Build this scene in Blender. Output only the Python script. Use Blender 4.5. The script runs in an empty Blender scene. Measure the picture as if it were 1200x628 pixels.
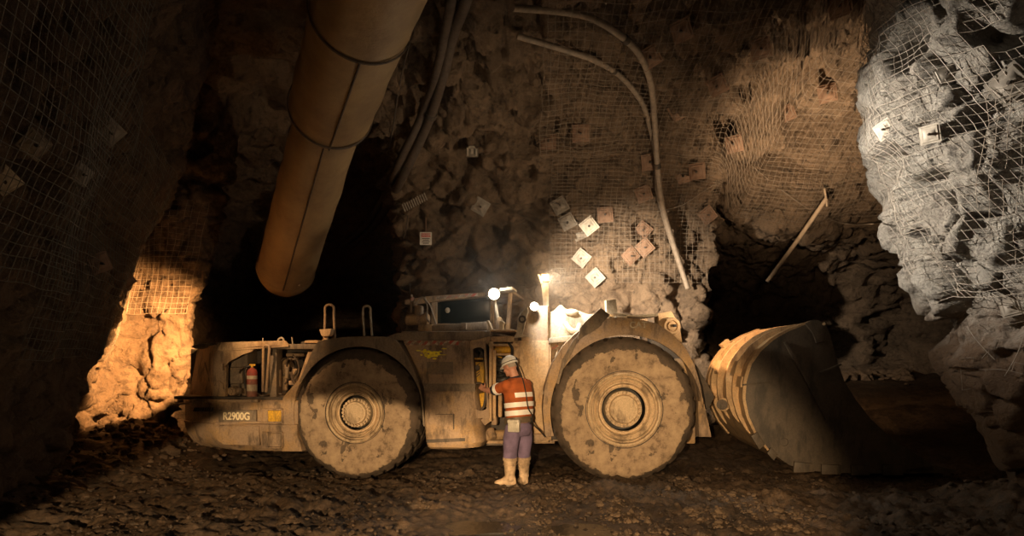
import bpy, bmesh, math, random
from mathutils import Vector, Matrix, noise
from mathutils.bvhtree import BVHTree
random.seed(7)
R = math.radians; PI = math.pi
scn = bpy.context.scene; COL = scn.collection
CZ, HOR, F = 1.7, 420.0, 800.0      # camera height, horizon row, focal length in pixels
def P(px, py, Y): return Vector(((px-600)/F*Y, Y, CZ+(HOR-py)/F*Y))

# ------------------------------------------------------------- materials
MATS = {}
def nodes(name):
    m = bpy.data.materials.new(name); m.use_nodes = True
    nt = m.node_tree; b = nt.nodes['Principled BSDF']; MATS[name] = m
    return m, nt, b
def N(nt, t, **kw):
    n = nt.nodes.new(t)
    for k, v in kw.items():
        if k.startswith('i_'): n.inputs[int(k[2:]) if k[2:].isdigit() else k[2:].replace('_', ' ')].default_value = v
        else: setattr(n, k, v)
    return n
def ramp(nt, src, stops):
    r = nt.nodes.new('ShaderNodeValToRGB'); nt.links.new(src, r.inputs[0])
    e = r.color_ramp.elements
    while len(e) < len(stops): e.new(0.5)
    for i, (p, c) in enumerate(stops):
        e[i].position = p; e[i].color = (c if len(c) == 4 else (*c, 1)) if hasattr(c, '__len__') else (c, c, c, 1)
    return r.outputs[0]
def noi(nt, scale, detail=6, rough=.6, vec=None, sc=None):
    tc = nt.nodes.new('ShaderNodeTexCoord'); n = N(nt, 'ShaderNodeTexNoise', i_Scale=scale, i_Detail=detail, i_Roughness=rough)
    src = tc.outputs['Object']
    if sc:
        mp = nt.nodes.new('ShaderNodeMapping'); mp.inputs['Scale'].default_value = sc
        nt.links.new(src, mp.inputs[0]); src = mp.outputs[0]
    nt.links.new(vec or src, n.inputs['Vector']); return n.outputs[0]
def mixc(nt, fac, a, b):
    m = nt.nodes.new('ShaderNodeMix'); m.data_type = 'RGBA'
    for sk, v in ((0, fac), (6, a), (7, b)):
        if isinstance(v, bpy.types.NodeSocket): nt.links.new(v, m.inputs[sk])
        else: m.inputs[sk].default_value = v if sk == 0 else (*v, 1)
    return m.outputs[2]
def bump(nt, b, src, strength, dist=.01):
    n = N(nt, 'ShaderNodeBump', i_Strength=strength, i_Distance=dist); nt.links.new(src, n.inputs['Height'])
    if b.inputs['Normal'].is_linked: nt.links.new(b.inputs['Normal'].links[0].from_socket, n.inputs['Normal'])
    nt.links.new(n.outputs[0], b.inputs['Normal'])
def plain(name, c, rough=.6, metal=0, var=.25, sc=12):
    m, nt, b = nodes(name)
    k = noi(nt, sc, 5)
    col = ramp(nt, k, [(.3, [x*(1-var) for x in c]), (.7, [min(1, x*(1+var)) for x in c])])
    nt.links.new(col, b.inputs['Base Color']); b.inputs['Roughness'].default_value = rough; b.inputs['Metallic'].default_value = metal
    return m
def dirty(name, paint, dust=(.39, .275, .18), grime=(.07, .05, .035), amt=.55, rough=.72, sc=1.0):
    """paint with a coat of dried mud and dark oily streaks"""
    m, nt, b = nodes(name)
    c1 = mixc(nt, ramp(nt, noi(nt, 3.1*sc, 9, .65), [(amt-.16, 0.0), (amt-.01, 1.0)]), paint, dust)
    c2 = mixc(nt, ramp(nt, noi(nt, 5.3*sc, 10, .7, sc=(1, 1, .35)), [(.50, 0.0), (.62, .85)]), c1, grime)
    c3 = mixc(nt, ramp(nt, noi(nt, 40*sc, 4), [(.4, 0.0), (.65, .55)]), c2, tuple(x*.55 for x in dust))
    nt.links.new(c3, b.inputs['Base Color']); b.inputs['Roughness'].default_value = rough
    bump(nt, b, noi(nt, 25, 8, .7), .35, .012)
    return m
dirty('paint', (.44, .28, .13)); dirty('paint_upper', (.30, .20, .10), (.24, .185, .13), amt=.5)  # upper-part copy is darker, dimness above the beam put into its colour
dirty('paint_pale', (.62, .54, .40), (.52, .44, .32), (.2, .15, .1), amt=.5)  # pale paint; also puts the lamp glare into tower, ear plate and rail
dirty('paint_orange', (.56, .34, .15), (.56, .39, .22), (.2, .12, .07), amt=.5)  # lit copy of the paint, warm lamplight put into the colour
dirty('dark_steel', (.07, .06, .05), (.12, .09, .065), (.02, .018, .015), amt=.6)
dirty('bucket_steel', (.06, .05, .04), (.10, .077, .055), (.026, .021, .016), amt=.5, rough=.6)
dirty('rim', (.52, .38, .24), (.66, .50, .32), (.16, .11, .07), amt=.44, sc=1.3)
dirty('yellow', (.75, .42, .03), (.6, .36, .08), (.1, .07, .03), amt=.75)
dirty('red_paint', (.34, .05, .035), (.30, .15, .10), (.1, .03, .02), amt=.58)
plain('yellow_splash', (.85, .68, .03), .6, sc=30); plain('black_rubber', (.02, .018, .016), .5); plain('muddy_rubber', (.07, .048, .03), .6, var=.6)
plain('white_letter', (.85, .72, .48), .6, var=.15, sc=60); plain('chrome', (.6, .55, .45), .3, .9)
plain('hose_grey', (.27, .22, .17), .6); plain('hose_dark', (.09, .07, .055), .7)
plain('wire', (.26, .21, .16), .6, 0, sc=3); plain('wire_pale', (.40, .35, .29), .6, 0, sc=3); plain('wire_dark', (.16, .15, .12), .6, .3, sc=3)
plain('rust_plate', (.21, .13, .085), .8, sc=9); plain('grey_plate', (.26, .23, .19), .6, .2, sc=9); plain('pale_plate', (.50, .45, .37), .6, .1, sc=9)
plain('skin', (.55, .27, .18), .55, var=.15, sc=20); plain('helmet', (.85, .83, .78), .35, var=.05)
plain('orange_shirt', (.40, .095, .02), .85, var=.25, sc=9); plain('navy', (.02, .02, .03), .9); plain('trousers', (.20, .15, .25), .9, var=.3, sc=8)
plain('reflective', (.95, .93, .88), .4, var=.04); plain('boot', (.42, .30, .19), .7, var=.5, sc=14)
plain('leather', (.12, .09, .06), .5, var=.4, sc=14); plain('grey_pouch', (.52, .48, .4), .4, var=.3, sc=20); plain('hair', (.35, .3, .25), .8)
plain('sign_white', (.8, .77, .7), .6, var=.1); plain('sign_red', (.6, .05, .04), .6); plain('glass_dark', (.006, .013, .013), .25)
plain('timber', (.30, .23, .16), .8)
def hazard(name):
    m, nt, b = nodes(name); tc = nt.nodes.new('ShaderNodeTexCoord')
    s = nt.nodes.new('ShaderNodeSeparateXYZ'); nt.links.new(tc.outputs['Object'], s.inputs[0])
    a = N(nt, 'ShaderNodeMath', operation='SUBTRACT'); nt.links.new(s.outputs[0], a.inputs[0]); nt.links.new(s.outputs[2], a.inputs[1])
    f = N(nt, 'ShaderNodeMath', operation='MULTIPLY', i_1=8.5); nt.links.new(a.outputs[0], f.inputs[0])
    fr = N(nt, 'ShaderNodeMath', operation='FRACT'); nt.links.new(f.outputs[0], fr.inputs[0])
    st = ramp(nt, fr.outputs[0], [(.47, 0.0), (.53, 1.0)])
    c = mixc(nt, st, (.42, .07, .04), (.5, .42, .32))
    c = mixc(nt, ramp(nt, noi(nt, 14, 8, .7), [(.42, 0.0), (.55, 1.0)]), c, (.22, .16, .11))
    nt.links.new(c, b.inputs['Base Color']); b.inputs['Roughness'].default_value = .7
hazard('hazard')
def rock(name, ca, cb, cc, sc=1.0, bs=1.0, foot=None):
    m, nt, b = nodes(name)
    c = mixc(nt, ramp(nt, noi(nt, 1.3*sc, 10, .65), [(.38, 0.0), (.62, 1.0)]), ca, cb)
    c = mixc(nt, ramp(nt, noi(nt, 4.7*sc, 12, .75), [(.50, 0.0), (.66, 1.0)]), c, cc)
    c = mixc(nt, ramp(nt, noi(nt, 30*sc, 6, .7), [(.3, 0.0), (.8, .5)]), c, tuple(x*.45 for x in ca))
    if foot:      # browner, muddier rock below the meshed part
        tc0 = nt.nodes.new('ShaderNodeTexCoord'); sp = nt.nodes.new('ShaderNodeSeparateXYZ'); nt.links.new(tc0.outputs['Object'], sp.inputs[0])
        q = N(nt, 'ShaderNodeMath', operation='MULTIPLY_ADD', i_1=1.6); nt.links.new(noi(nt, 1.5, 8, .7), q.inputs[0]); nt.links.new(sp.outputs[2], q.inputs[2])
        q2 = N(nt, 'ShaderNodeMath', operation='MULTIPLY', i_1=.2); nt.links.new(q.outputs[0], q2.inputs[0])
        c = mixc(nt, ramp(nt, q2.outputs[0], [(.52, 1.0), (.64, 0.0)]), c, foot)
    nt.links.new(c, b.inputs['Base Color']); b.inputs['Roughness'].default_value = .85
    v = N(nt, 'ShaderNodeTexVoronoi', i_Scale=7*sc); tc = nt.nodes.new('ShaderNodeTexCoord'); nt.links.new(tc.outputs['Object'], v.inputs['Vector'])
    bump(nt, b, v.outputs[0], .5*bs, .06); bump(nt, b, noi(nt, 9*sc, 14, .72), .9*bs, .09)
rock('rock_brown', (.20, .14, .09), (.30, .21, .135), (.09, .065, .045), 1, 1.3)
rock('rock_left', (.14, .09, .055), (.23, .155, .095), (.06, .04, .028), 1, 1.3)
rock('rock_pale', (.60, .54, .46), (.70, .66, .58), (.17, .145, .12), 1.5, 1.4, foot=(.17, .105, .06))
# tyres: dark rubber, dried pale mud on the sidewall
def tyre_mat(name, r_mud, amp):
    m, nt, b = nodes(name); tc = nt.nodes.new('ShaderNodeTexCoord')
    s = nt.nodes.new('ShaderNodeSeparateXYZ'); nt.links.new(tc.outputs['Object'], s.inputs[0])
    cb = nt.nodes.new('ShaderNodeCombineXYZ'); nt.links.new(s.outputs[0], cb.inputs[0]); zo = N(nt, 'ShaderNodeMath', operation='ADD', i_1=.05); nt.links.new(s.outputs[2], zo.inputs[0]); nt.links.new(zo.outputs[0], cb.inputs[2])
    ln = N(nt, 'ShaderNodeVectorMath', operation='LENGTH'); nt.links.new(cb.outputs[0], ln.inputs[0])
    def mad(src, k, add, src2=None):
        q = N(nt, 'ShaderNodeMath', operation='MULTIPLY_ADD', i_1=k, i_2=add); nt.links.new(src, q.inputs[0])
        if src2: nt.links.new(src2, q.inputs[2])
        return q.outputs[0]
    e = mad(noi(nt, 4.2, 12, .72), amp, 0, ln.outputs['Value'])
    mask = ramp(nt, mad(e, 1, -(r_mud+amp*.5)+.5), [(.49, 1.0), (.50, 0.0)])
    face = ramp(nt, mad(s.outputs[1], 1, .5), [(.66, 1.0), (.68, 0.0)])
    mk = N(nt, 'ShaderNodeMath', operation='MULTIPLY'); nt.links.new(mask, mk.inputs[0]); nt.links.new(face, mk.inputs[1])
    hole = ramp(nt, noi(nt, 3.1, 14, .66, sc=(1.3, 1, 1)), [(.59, 1.0), (.60, .12)])
    mk2 = N(nt, 'ShaderNodeMath', operation='MULTIPLY'); nt.links.new(mk.outputs[0], mk2.inputs[0]); nt.links.new(hole, mk2.inputs[1])
    mud = ramp(nt, noi(nt, 5, 12, .75), [(.38, (.16, .11, .07)), (.47, (.33, .235, .15)), (.60, (.45, .33, .21))])
    rub = ramp(nt, noi(nt, 6, 8, .7), [(.35, (.055, .042, .03)), (.7, (.14, .10, .07))])
    nt.links.new(mixc(nt, mk2.outputs[0], rub, mud), b.inputs['Base Color']); b.inputs['Roughness'].default_value = .8
    bump(nt, b, mk2.outputs[0], .6, .012); bump(nt, b, noi(nt, 22, 8, .7), .4, .012)
tyre_mat('tyre_rear_mat', .83, .28); tyre_mat('tyre_front_mat', .88, .30)
def mud():
    m, nt, b = nodes('mud')
    c = mixc(nt, ramp(nt, noi(nt, .9, 9, .7), [(.4, 0.0), (.6, 1.0)]), (.055, .034, .019), (.115, .075, .045))
    c = mixc(nt, ramp(nt, noi(nt, 13, 9, .7), [(.42, 0.0), (.62, .9)]), c, (.022, .016, .011))
    nt.links.new(c, b.inputs['Base Color'])
    wet = ramp(nt, noi(nt, .8, 6, .6), [(.38, .95), (.56, .62)])
    w2 = N(nt, 'ShaderNodeMath', operation='MULTIPLY'); nt.links.new(wet, w2.inputs[0]); nt.links.new(ramp(nt, noi(nt, 16, 4), [(.35, .6), (.65, 1.0)]), w2.inputs[1])
    nt.links.new(w2.outputs[0], b.inputs['Roughness'])
    bump(nt, b, noi(nt, 28, 10, .7), .7, .03)
mud()
plain('clod', (.105, .07, .042), .85, var=.4, sc=15)
m, nt, b = nodes('water'); b.inputs['Base Color'].default_value = (.03, .028, .025, 1); b.inputs['Roughness'].default_value = .12
bump(nt, b, noi(nt, 14, 5), .25, .02)
m, nt, b = nodes('duct')
c = mixc(nt, ramp(nt, noi(nt, 1.1, 9, .65), [(.38, 0.0), (.64, 1.0)]), (.38, .28, .15), (.24, .17, .10))
nt.links.new(c, b.inputs['Base Color']); b.inputs['Roughness'].default_value = .65; bump(nt, b, noi(nt, 3, 8, .6, sc=(1, 1, 1)), .5, .05)
def emis(name, c, s):
    m, nt, b = nodes(name); b.inputs['Base Color'].default_value = (*c, 1)
    b.inputs['Emission Color'].default_value = (*c, 1); b.inputs['Emission Strength'].default_value = s
emis('lamp_white', (1, .97, .88), 60); emis('lamp_warm', (1, .72, .4), 25)

# ------------------------------------------------------------- mesh helpers
class Fr:
    """a horizontal frame: u runs along, w runs away from the viewer, z up"""
    def __init__(s, ox, oy, deg):
        a = R(deg); s.O = Vector((ox, oy, 0)); s.U = Vector((math.cos(a), -math.sin(a), 0)); s.W = Vector((math.sin(a), math.cos(a), 0)); s.a = a
    def pt(s, u, w, z): return s.O + s.U*u + s.W*w + Vector((0, 0, z))
    def uz(s, px, py, w=0):
        d = Vector(((px-600)/F, 1, (HOR-py)/F)); t = (w + s.O.dot(s.W))/d.dot(s.W)
        p = d*t; return ((p-s.O).dot(s.U), CZ+p.z)
    def at(s, px, py, w=0): u, z = s.uz(px, py, w); return s.pt(u, w, z)
WORLD = Fr(0, 0, 0)
def bake(ob):
    dg = bpy.context.evaluated_depsgraph_get(); dg.update()
    return bpy.data.meshes.new_from_object(ob.evaluated_get(dg))
class MB:
    def __init__(s): s.bm = bmesh.new()
    def raw(s, vs, fs):
        v = [s.bm.verts.new(p) for p in vs]
        for f in fs:
            try: s.bm.faces.new([v[i] for i in f])
            except ValueError: pass
        return s
    def merge(s, b2):
        b2.verts.index_update(); s.raw([v.co.copy() for v in b2.verts], [[v.index for v in f.verts] for f in b2.faces]); b2.free()
    def prism(s, outline, fr, w0, w1, bev=0, inner=None):
        """outline = [(u,z)], extruded from w0 to w1"""
        b2 = bmesh.new(); n = len(outline)
        a = [b2.verts.new(fr.pt(u, w0, z)) for u, z in outline]; c = [b2.verts.new(fr.pt(u, w1, z)) for u, z in outline]
        f1 = b2.faces.new(a); f2 = b2.faces.new(c[::-1])
        for i in range(n): b2.faces.new((a[i], c[i], c[(i+1) % n], a[(i+1) % n]))
        bmesh.ops.recalc_face_normals(b2, faces=b2.faces[:])
        if bev:
            try: bmesh.ops.bevel(b2, geom=[e for e in b2.edges if e.calc_face_angle(0) > .4], offset=bev, segments=2, affect='EDGES', profile=.6)
            except Exception: pass
        bmesh.ops.triangulate(b2, faces=[f for f in b2.faces if len(f.verts) > 4])
        s.merge(b2); return s
    def ppx(s, pts, fr, w0, w1, bev=0, wref=None):
        return s.prism([fr.uz(x, y, w0 if wref is None else wref) for x, y in pts], fr, w0, w1, bev)
    def bpx(s, x0, y0, x1, y1, fr, w0, w1, bev=0):
        return s.ppx([(x0, y1), (x1, y1), (x1, y0), (x0, y0)], fr, w0, w1, bev)
    def box(s, fr, u0, u1, w0, w1, z0, z1, bev=0): return s.prism([(u0, z0), (u1, z0), (u1, z1), (u0, z1)], fr, w0, w1, bev)
    def band(s, outer, inner, fr, w0, w1):
        """closed strip between two polylines of equal length"""
        n = len(outer); vs = []
        for w in (w0, w1):
            for o, i in zip(outer, inner): vs += [fr.pt(o[0], w, o[1]), fr.pt(i[0], w, i[1])]
        fs = []; k = 2*n
        for i in range(n-1):
            a, b, c, d = 2*i, 2*i+1, 2*i+3, 2*i+2
            fs += [(a, b, c, d), (k+a, k+d, k+c, k+b), (a, d, k+d, k+a), (b, k+b, k+c, c)]
        fs += [(0, k, k+1, 1), (2*n-2, 2*n-1, k+2*n-1, k+2*n-2)]
        return s.raw(vs, fs)
    def tube(s, path, r, seg=10, cap=True, flat=1):
        path = [Vector(p) for p in path]; n = len(path); rr = r if hasattr(r, '__len__') else [r]*n
        t0 = (path[1]-path[0]).normalized(); up = Vector((0, 0, 1)) if abs(t0.z) < .9 else Vector((1, 0, 0))
        nx = t0.cross(up).normalized(); vs = []
        for i, p in enumerate(path):
            t = (path[min(i+1, n-1)]-path[max(i-1, 0)]).normalized()
            nx = (nx - t*nx.dot(t)).normalized(); ny = t.cross(nx)
            for k in range(seg):
                a = 2*PI*k/seg; vs.append(p + nx*math.cos(a)*rr[i] + ny*math.sin(a)*rr[i]*flat)
        fs = [(i*seg+k, i*seg+(k+1) % seg, (i+1)*seg+(k+1) % seg, (i+1)*seg+k) for i in range(n-1) for k in range(seg)]
        if cap: fs += [tuple(range(seg)), tuple((n-1)*seg+k for k in range(seg))[::-1]]
        return s.raw(vs, fs)
    def lathe(s, c, axis, prof, seg=48, rad=None, cap=False):
        """prof = [(r, h)] revolved about axis through c"""
        ax = Vector(axis).normalized(); up = Vector((0, 0, 1)) if abs(ax.z) < .9 else Vector((1, 0, 0))
        e1 = ax.cross(up).normalized(); e2 = ax.cross(e1); c = Vector(c); vs = []
        for j, (r, h) in enumerate(prof):
            for k in range(seg):
                a = 2*PI*k/seg; q = r if rad is None else rad(r, h, j, k)
                vs.append(c + ax*h + (e1*math.cos(a)+e2*math.sin(a))*q)
        fs = [(j*seg+k, j*seg+(k+1) % seg, (j+1)*seg+(k+1) % seg, (j+1)*seg+k) for j in range(len(prof)-1) for k in range(seg)]
        if cap: fs += [tuple(range(seg)), tuple((len(prof)-1)*seg+k for k in range(seg))[::-1]]
        return s.raw(vs, fs)
    def cyl(s, p0, p1, r, seg=20, bev=.0):
        p0, p1 = Vector(p0), Vector(p1); L = (p1-p0).length
        pr = [(r-bev, 0), (r, bev), (r, L-bev), (r-bev, L)] if bev else [(r, 0), (r, L)]
        return s.lathe(p0, p1-p0, pr, seg, cap=True)
    def loft(s, rings, cap=True):
        n = len(rings[0]); vs = [p for r_ in rings for p in r_]
        fs = [(j*n+k, j*n+(k+1) % n, (j+1)*n+(k+1) % n, (j+1)*n+k) for j in range(len(rings)-1) for k in range(n)]
        if cap: fs += [tuple(range(n)), tuple((len(rings)-1)*n+k for k in range(n))[::-1]]
        return s.raw(vs, fs)
    def ball(s, c, rx, ry=None, rz=None, M=None, seg=20, rings=12):
        ry = ry or rx; rz = rz or rx; M = M or Matrix.Identity(3); c = Vector(c); vs = []
        for j in range(rings+1):
            th = PI*(j+.02 if j == 0 else (j-.02 if j == rings else j))/rings
            for k in range(seg):
                a = 2*PI*k/seg; vs.append(c + M @ Vector((rx*math.sin(th)*math.cos(a), ry*math.sin(th)*math.sin(a), rz*math.cos(th))))
        fs = [(j*seg+k, j*seg+(k+1) % seg, (j+1)*seg+(k+1) % seg, (j+1)*seg+k) for j in range(rings) for k in range(seg)]
        fs += [tuple(range(seg)), tuple(rings*seg+k for k in range(seg))[::-1]]
        return s.raw(vs, fs)
    def build(s, name, mat, parent=None, sharp=.6, remesh=0, origin=None, smooth_it=0):
        bm = s.bm; bmesh.ops.recalc_face_normals(bm, faces=bm.faces[:])
        if origin is not None:
            for v in bm.verts: v.co -= Vector(origin)
        for f in bm.faces: f.smooth = True
        if sharp and not remesh:
            for e in bm.edges: e.smooth = e.calc_face_angle(0) < sharp
        me = bpy.data.meshes.new(name); bm.to_mesh(me); bm.free()
        if remesh:
            t = bpy.data.objects.new('tmp', me); COL.objects.link(t)
            md = t.modifiers.new('r', 'REMESH'); md.mode = 'VOXEL'; md.voxel_size = remesh; md.use_smooth_shade = True
            if smooth_it: sm = t.modifiers.new('s', 'SMOOTH'); sm.iterations = smooth_it; sm.factor = .5
            me2 = bake(t); bpy.data.objects.remove(t); me2.name = name; me = me2
            for p in me.polygons: p.use_smooth = True
        me.materials.clear(); me.materials.append(MATS[mat])
        o = bpy.data.objects.new(name, me); COL.objects.link(o)
        if origin is not None: o.location = origin
        if parent is not None: adopt(o, parent)
        return o
def wmat(o):
    m = Matrix.LocRotScale(o.location, o.rotation_euler, o.scale)
    return wmat(o.parent) @ o.matrix_parent_inverse @ m if o.parent else m
def adopt(o, par): o.parent = par; o.matrix_parent_inverse = wmat(par).inverted()
def tag(o, label=None, cat=None, group=None, kind=None):
    if label: o['label'] = label
    if cat: o['category'] = cat
    if group: o['group'] = group
    if kind: o['kind'] = kind
    return o
def empty(name, loc, label, cat, group=None):
    o = bpy.data.objects.new(name, None); COL.objects.link(o); o.location = loc; o.empty_display_size = .2
    return tag(o, label, cat, group)
def crom(pts, k=8):
    pts = [Vector(p) for p in pts]; q = [pts[0]*2-pts[1]] + pts + [pts[-1]*2-pts[-2]]; out = []
    for i in range(1, len(q)-2):
        a, b, c, d = q[i-1:i+3]
        for j in range(k):
            t = j/k; out.append(.5*((2*b)+(c-a)*t+(2*a-5*b+4*c-d)*t*t+(3*b-a-3*c+d)*t**3))
    out.append(pts[-1]); return out
def lerp(a, b, t): return a+(b-a)*t
def interp(xs, ys, x):
    if x <= xs[0]: return ys[0]
    for i in range(1, len(xs)):
        if x <= xs[i]:
            t = (x-xs[i-1])/(xs[i]-xs[i-1]); return ys[i-1]+(ys[i]-ys[i-1])*t
    return ys[-1]
def sstep(a, b, x): t = min(1, max(0, (x-a)/(b-a))); return t*t*(3-2*t)
# ------------------------------------------------------------- the cavern
def grid_mesh(name, mat, rows, kind='structure'):
    """rows[j][i] -> Vector"""
    n = len(rows[0]); vs = [p for r_ in rows for p in r_]
    fs = [(j*n+i, j*n+i+1, (j+1)*n+i+1, (j+1)*n+i) for j in range(len(rows)-1) for i in range(n-1)]
    me = bpy.data.meshes.new(name); me.from_pydata([tuple(v) for v in vs], [], fs); me.materials.append(MATS[mat])
    for p in me.polygons: p.use_smooth = True
    o = bpy.data.objects.new(name, me); COL.objects.link(o); tag(o, kind=kind); me.update(); return o
def low(p): return .32*noise.noise(p*.42) + .13*noise.noise(p*1.05+Vector((7, 3, 1)))
def rough(p, k=1.0):
    q = p*1.7
    ridge = abs(noise.noise(q+Vector((3, 9, 4)))) * 2
    ridge2 = abs(noise.noise(p*4.1+Vector((1, 5, 8))))*2
    fine = noise.noise(p*9.5)
    d = noise.voronoi(p*2.3)[0]; cell = d[1]-d[0]
    crack = max(0, .13-cell)*1.6
    pocket = sstep(.25, .5, noise.noise(Vector((p.x*1.6, p.y*1.6, p.z*3.2))+Vector((11, 2, 5))))*.22
    return k*(.10*(1-ridge) + .045*(1-ridge2)*1 + .018*fine - crack*.5 - pocket - .10)
def surface(S, ss, ts, k=1.0, extra=None):
    """rows of points: smooth surface S(s,t) moved along its normal by rock noise (positive = into the room)"""
    base = [[S(s, t) for s in ss] for t in ts]; out = []
    J, I = len(ts), len(ss)
    for j in range(J):
        row = []
        for i in range(I):
            du = base[j][min(i+1, I-1)]-base[j][max(i-1, 0)]; dv = base[min(j+1, J-1)][i]-base[max(j-1, 0)][i]
            n = du.cross(dv)
            if n.length > 1e-9: n.normalize()
            p = base[j][i]
            row.append((p, n))
        out.append(row)
    return out
def displaced(rows, sign, k, extra=None):
    return [[p + n*sign*(low(p)+rough(p, k)+(extra(p) if extra else 0)) for p, n in r_] for r_ in rows]
def steps(a, segs):
    out = [a]
    for b, d in segs:
        n = max(1, round((b-out[-1])/d)); a0 = out[-1]
        out += [a0+(b-a0)*(i+1)/n for i in range(n)]
    return out
# back wall + roof: profile (Y, z) that changes with x
PV = [(24, -1), (24, 2.5), (22, 4.6), (16.5, 5.7), (11, 6.6), (5, 7.2), (-3, 7.2)]
PB = [(13.7, -.6), (13.85, 2), (13.6, 4.1), (12.6, 5.5), (10, 6.5), (5, 7.0), (-3, 7.0)]
PR = [(19.2, -.6), (19.2, 2.3), (18.2, 3.9), (14.4, 4.75), (12.0, 6.0), (5, 7.0), (-3, 7.0)]
def prof(Pp, t):   # t 0..6
    i = min(5, int(t)); f = t-i; g = lambda k: Vector((Pp[max(0, min(6, k))][0], Pp[max(0, min(6, k))][1], 0))
    a, b, c, d = g(i-1), g(i), g(i+1), g(i+2)
    v = .5*((2*b)+(c-a)*f+(2*a-5*b+4*c-d)*f*f+(3*b-a-3*c+d)*f**3)
    return v.x, v.y
def SB(x, t):
    y, z = prof(PB, t); yv, zv = prof(PV, t); yr, zr = prof(PR, t)
    a = 1-sstep(-3.15, -2.35, x); c = sstep(3.9+.2*math.sin(z*2), 4.9+.2*math.sin(z*2), x)
    b = 1-a-c
    if b < 0: b = 0
    sx = x + .0*z
    return Vector((sx, a*yv+b*y+c*yr, a*zv+b*z+c*zr))
ts_wall = steps(0, [(3.0, .022)]); ts_roof = steps(3.0, [(4.6, .02), (6, .09)])
xs = steps(-9, [(-3.3, .25), (-2.2, .045), (3.8, .05), (5.2, .05), (9.0, .07), (13, .25)])
ex = lambda p: .30*noise.noise(Vector((p.x*2.6, p.y*.6, p.z*.55)))*sstep(4.5, 2.5, p.z) - .1*sstep(.15, .5, noise.noise(Vector((p.x*3.3, 0, p.z*.5))))
# which way is the room? test one normal and flip when needed
def flip_needed(S, s, t, toward):
    n = (S(s+.05, t)-S(s-.05, t)).cross(S(s, t+.05)-S(s, t-.05)); return n.dot(Vector(toward)-S(s, t)) < 0
def exb(p):
    q = Vector((p.x*.8-p.z*.5, p.y, p.z*1.1+p.x*.45)); return .5*ex(p) + .20*noise.noise(q*1.5) + .08*(.6-abs(noise.noise(q*2.6))*2) + .10*noise.noise(Vector((q.x*1.2, q.y, q.z*5)))
def exroof(p):
    q = Vector((p.x*.75+p.z*.5, p.y*2.3, p.z*2.3)); c = noise.noise(q+Vector((6, 1, 2))); c2 = noise.noise(Vector((p.x*2.1, p.y*3.6, p.z*3.6)))
    return .4*ex(p) - .45*sstep(.17, .24, c) - .22*sstep(.22, .28, c2)
sgB = -1 if flip_needed(SB, 1, 1.5, (0, 5, 2)) else 1
rb = displaced(surface(SB, xs, ts_wall), sgB, 1.35, exb); rr = displaced(surface(SB, xs, ts_roof), sgB, 1.4, exroof); rr[0] = [v.copy() for v in rb[-1]]
wall_back = grid_mesh('wall_back', 'rock_brown', rb); roof = grid_mesh('ceiling', 'rock_brown', rr)
# left wall
LP = crom([(-4.3, -3, 0), (-4.5, 2, 0), (-5.0, 5.5, 0), (-5.75, 8.3, 0), (-6.75, 10.4, 0), (-7.25, 11.5, 0), (-7.1, 12.1, 0), (-6.5, 12.15, 0), (-6.05, 12.45, 0), (-6.35, 13.3, 0), (-8.0, 16, 0), (-9, 25, 0)], 10)
LC = [0]
for a, b_ in zip(LP, LP[1:]): LC.append(LC[-1]+(b_-a).length)
def path_at(path, cum, s):
    s = max(0, min(cum[-1], s))
    for i in range(1, len(cum)):
        if s <= cum[i]: return path[i-1].lerp(path[i], (s-cum[i-1])/(cum[i]-cum[i-1]))
    return path[-1]
def SL(s, z):
    p = path_at(LP, LC, s); lean = lerp(.26, .10, sstep(11.3, 12.2, p.y))
    return Vector((p.x + lean*max(0, z) + .012*max(0, z)**2, p.y, z))
sL = steps(0, [(8, .12), (18, .045), (LC[-1], .25)]); zL = steps(-.8, [(5.8, .05), (8.0, .15)])
sg = -1 if flip_needed(SL, 9, 2, (0, 6, 2)) else 1
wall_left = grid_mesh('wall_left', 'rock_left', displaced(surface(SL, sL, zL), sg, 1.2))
sgL = sg
# right pillar: pale rock nose
nz = [-.9, -.1, .15, .6, 1.06, 1.52, 1.88, 2.34, 2.8, 3.34, 3.89, 4.44, 4.98, 5.53, 7.6]
nx = [5.95, 5.62, 5.50, 5.26, 5.03, 4.78, 4.66, 4.42, 4.26, 4.10, 3.92, 3.84, 3.79, 3.75, 3.6]
RP = crom([(2.6, -3, 0), (2.3, 1, 0), (1.75, 3.6, 0), (1.15, 5.2, 0), (.5, 6.4, 0), (.08, 7.1, 0), (.05, 7.55, 0), (.5, 8.2, 0), (2.4, 9.1, 0), (8, 10.2, 0)], 10)
RC = [0]
for a, b_ in zip(RP, RP[1:]): RC.append(RC[-1]+(b_-a).length)
def SR(s, z):
    p = path_at(RP, RC, s); return Vector((p.x+interp(nz, nx, z)+.17, p.y, z))
sR = steps(0, [(6, .15), (RC[-1]-9, .028), (RC[-1]-6, .06), (RC[-1], .2)]); zR = steps(-.9, [(5.9, .028), (7.6, .1)])
sg = -1 if flip_needed(SR, 8, 2, (0, 5, 2)) else 1
def exR(p):
    return (.25+.75*sstep(1.2, 2.8, p.z))*exR0(p)
def exR0(p): return -.45*sstep(.2, .4, noise.noise(Vector((p.x*1.3, p.y*1.3, p.z*1.5))+Vector((4, 4, 4)))) + .10*noise.noise(p*2.6) + .10 - .4*sstep(.36, .43, noise.noise(Vector((p.x*1.9, p.y*1.9, p.z*1.2))+Vector((1, 9, 4)))) - .12*abs(noise.noise(p*1.9+Vector((0, 7, 0))))
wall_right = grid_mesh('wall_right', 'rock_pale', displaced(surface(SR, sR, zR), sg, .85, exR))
sgR = sg
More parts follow.
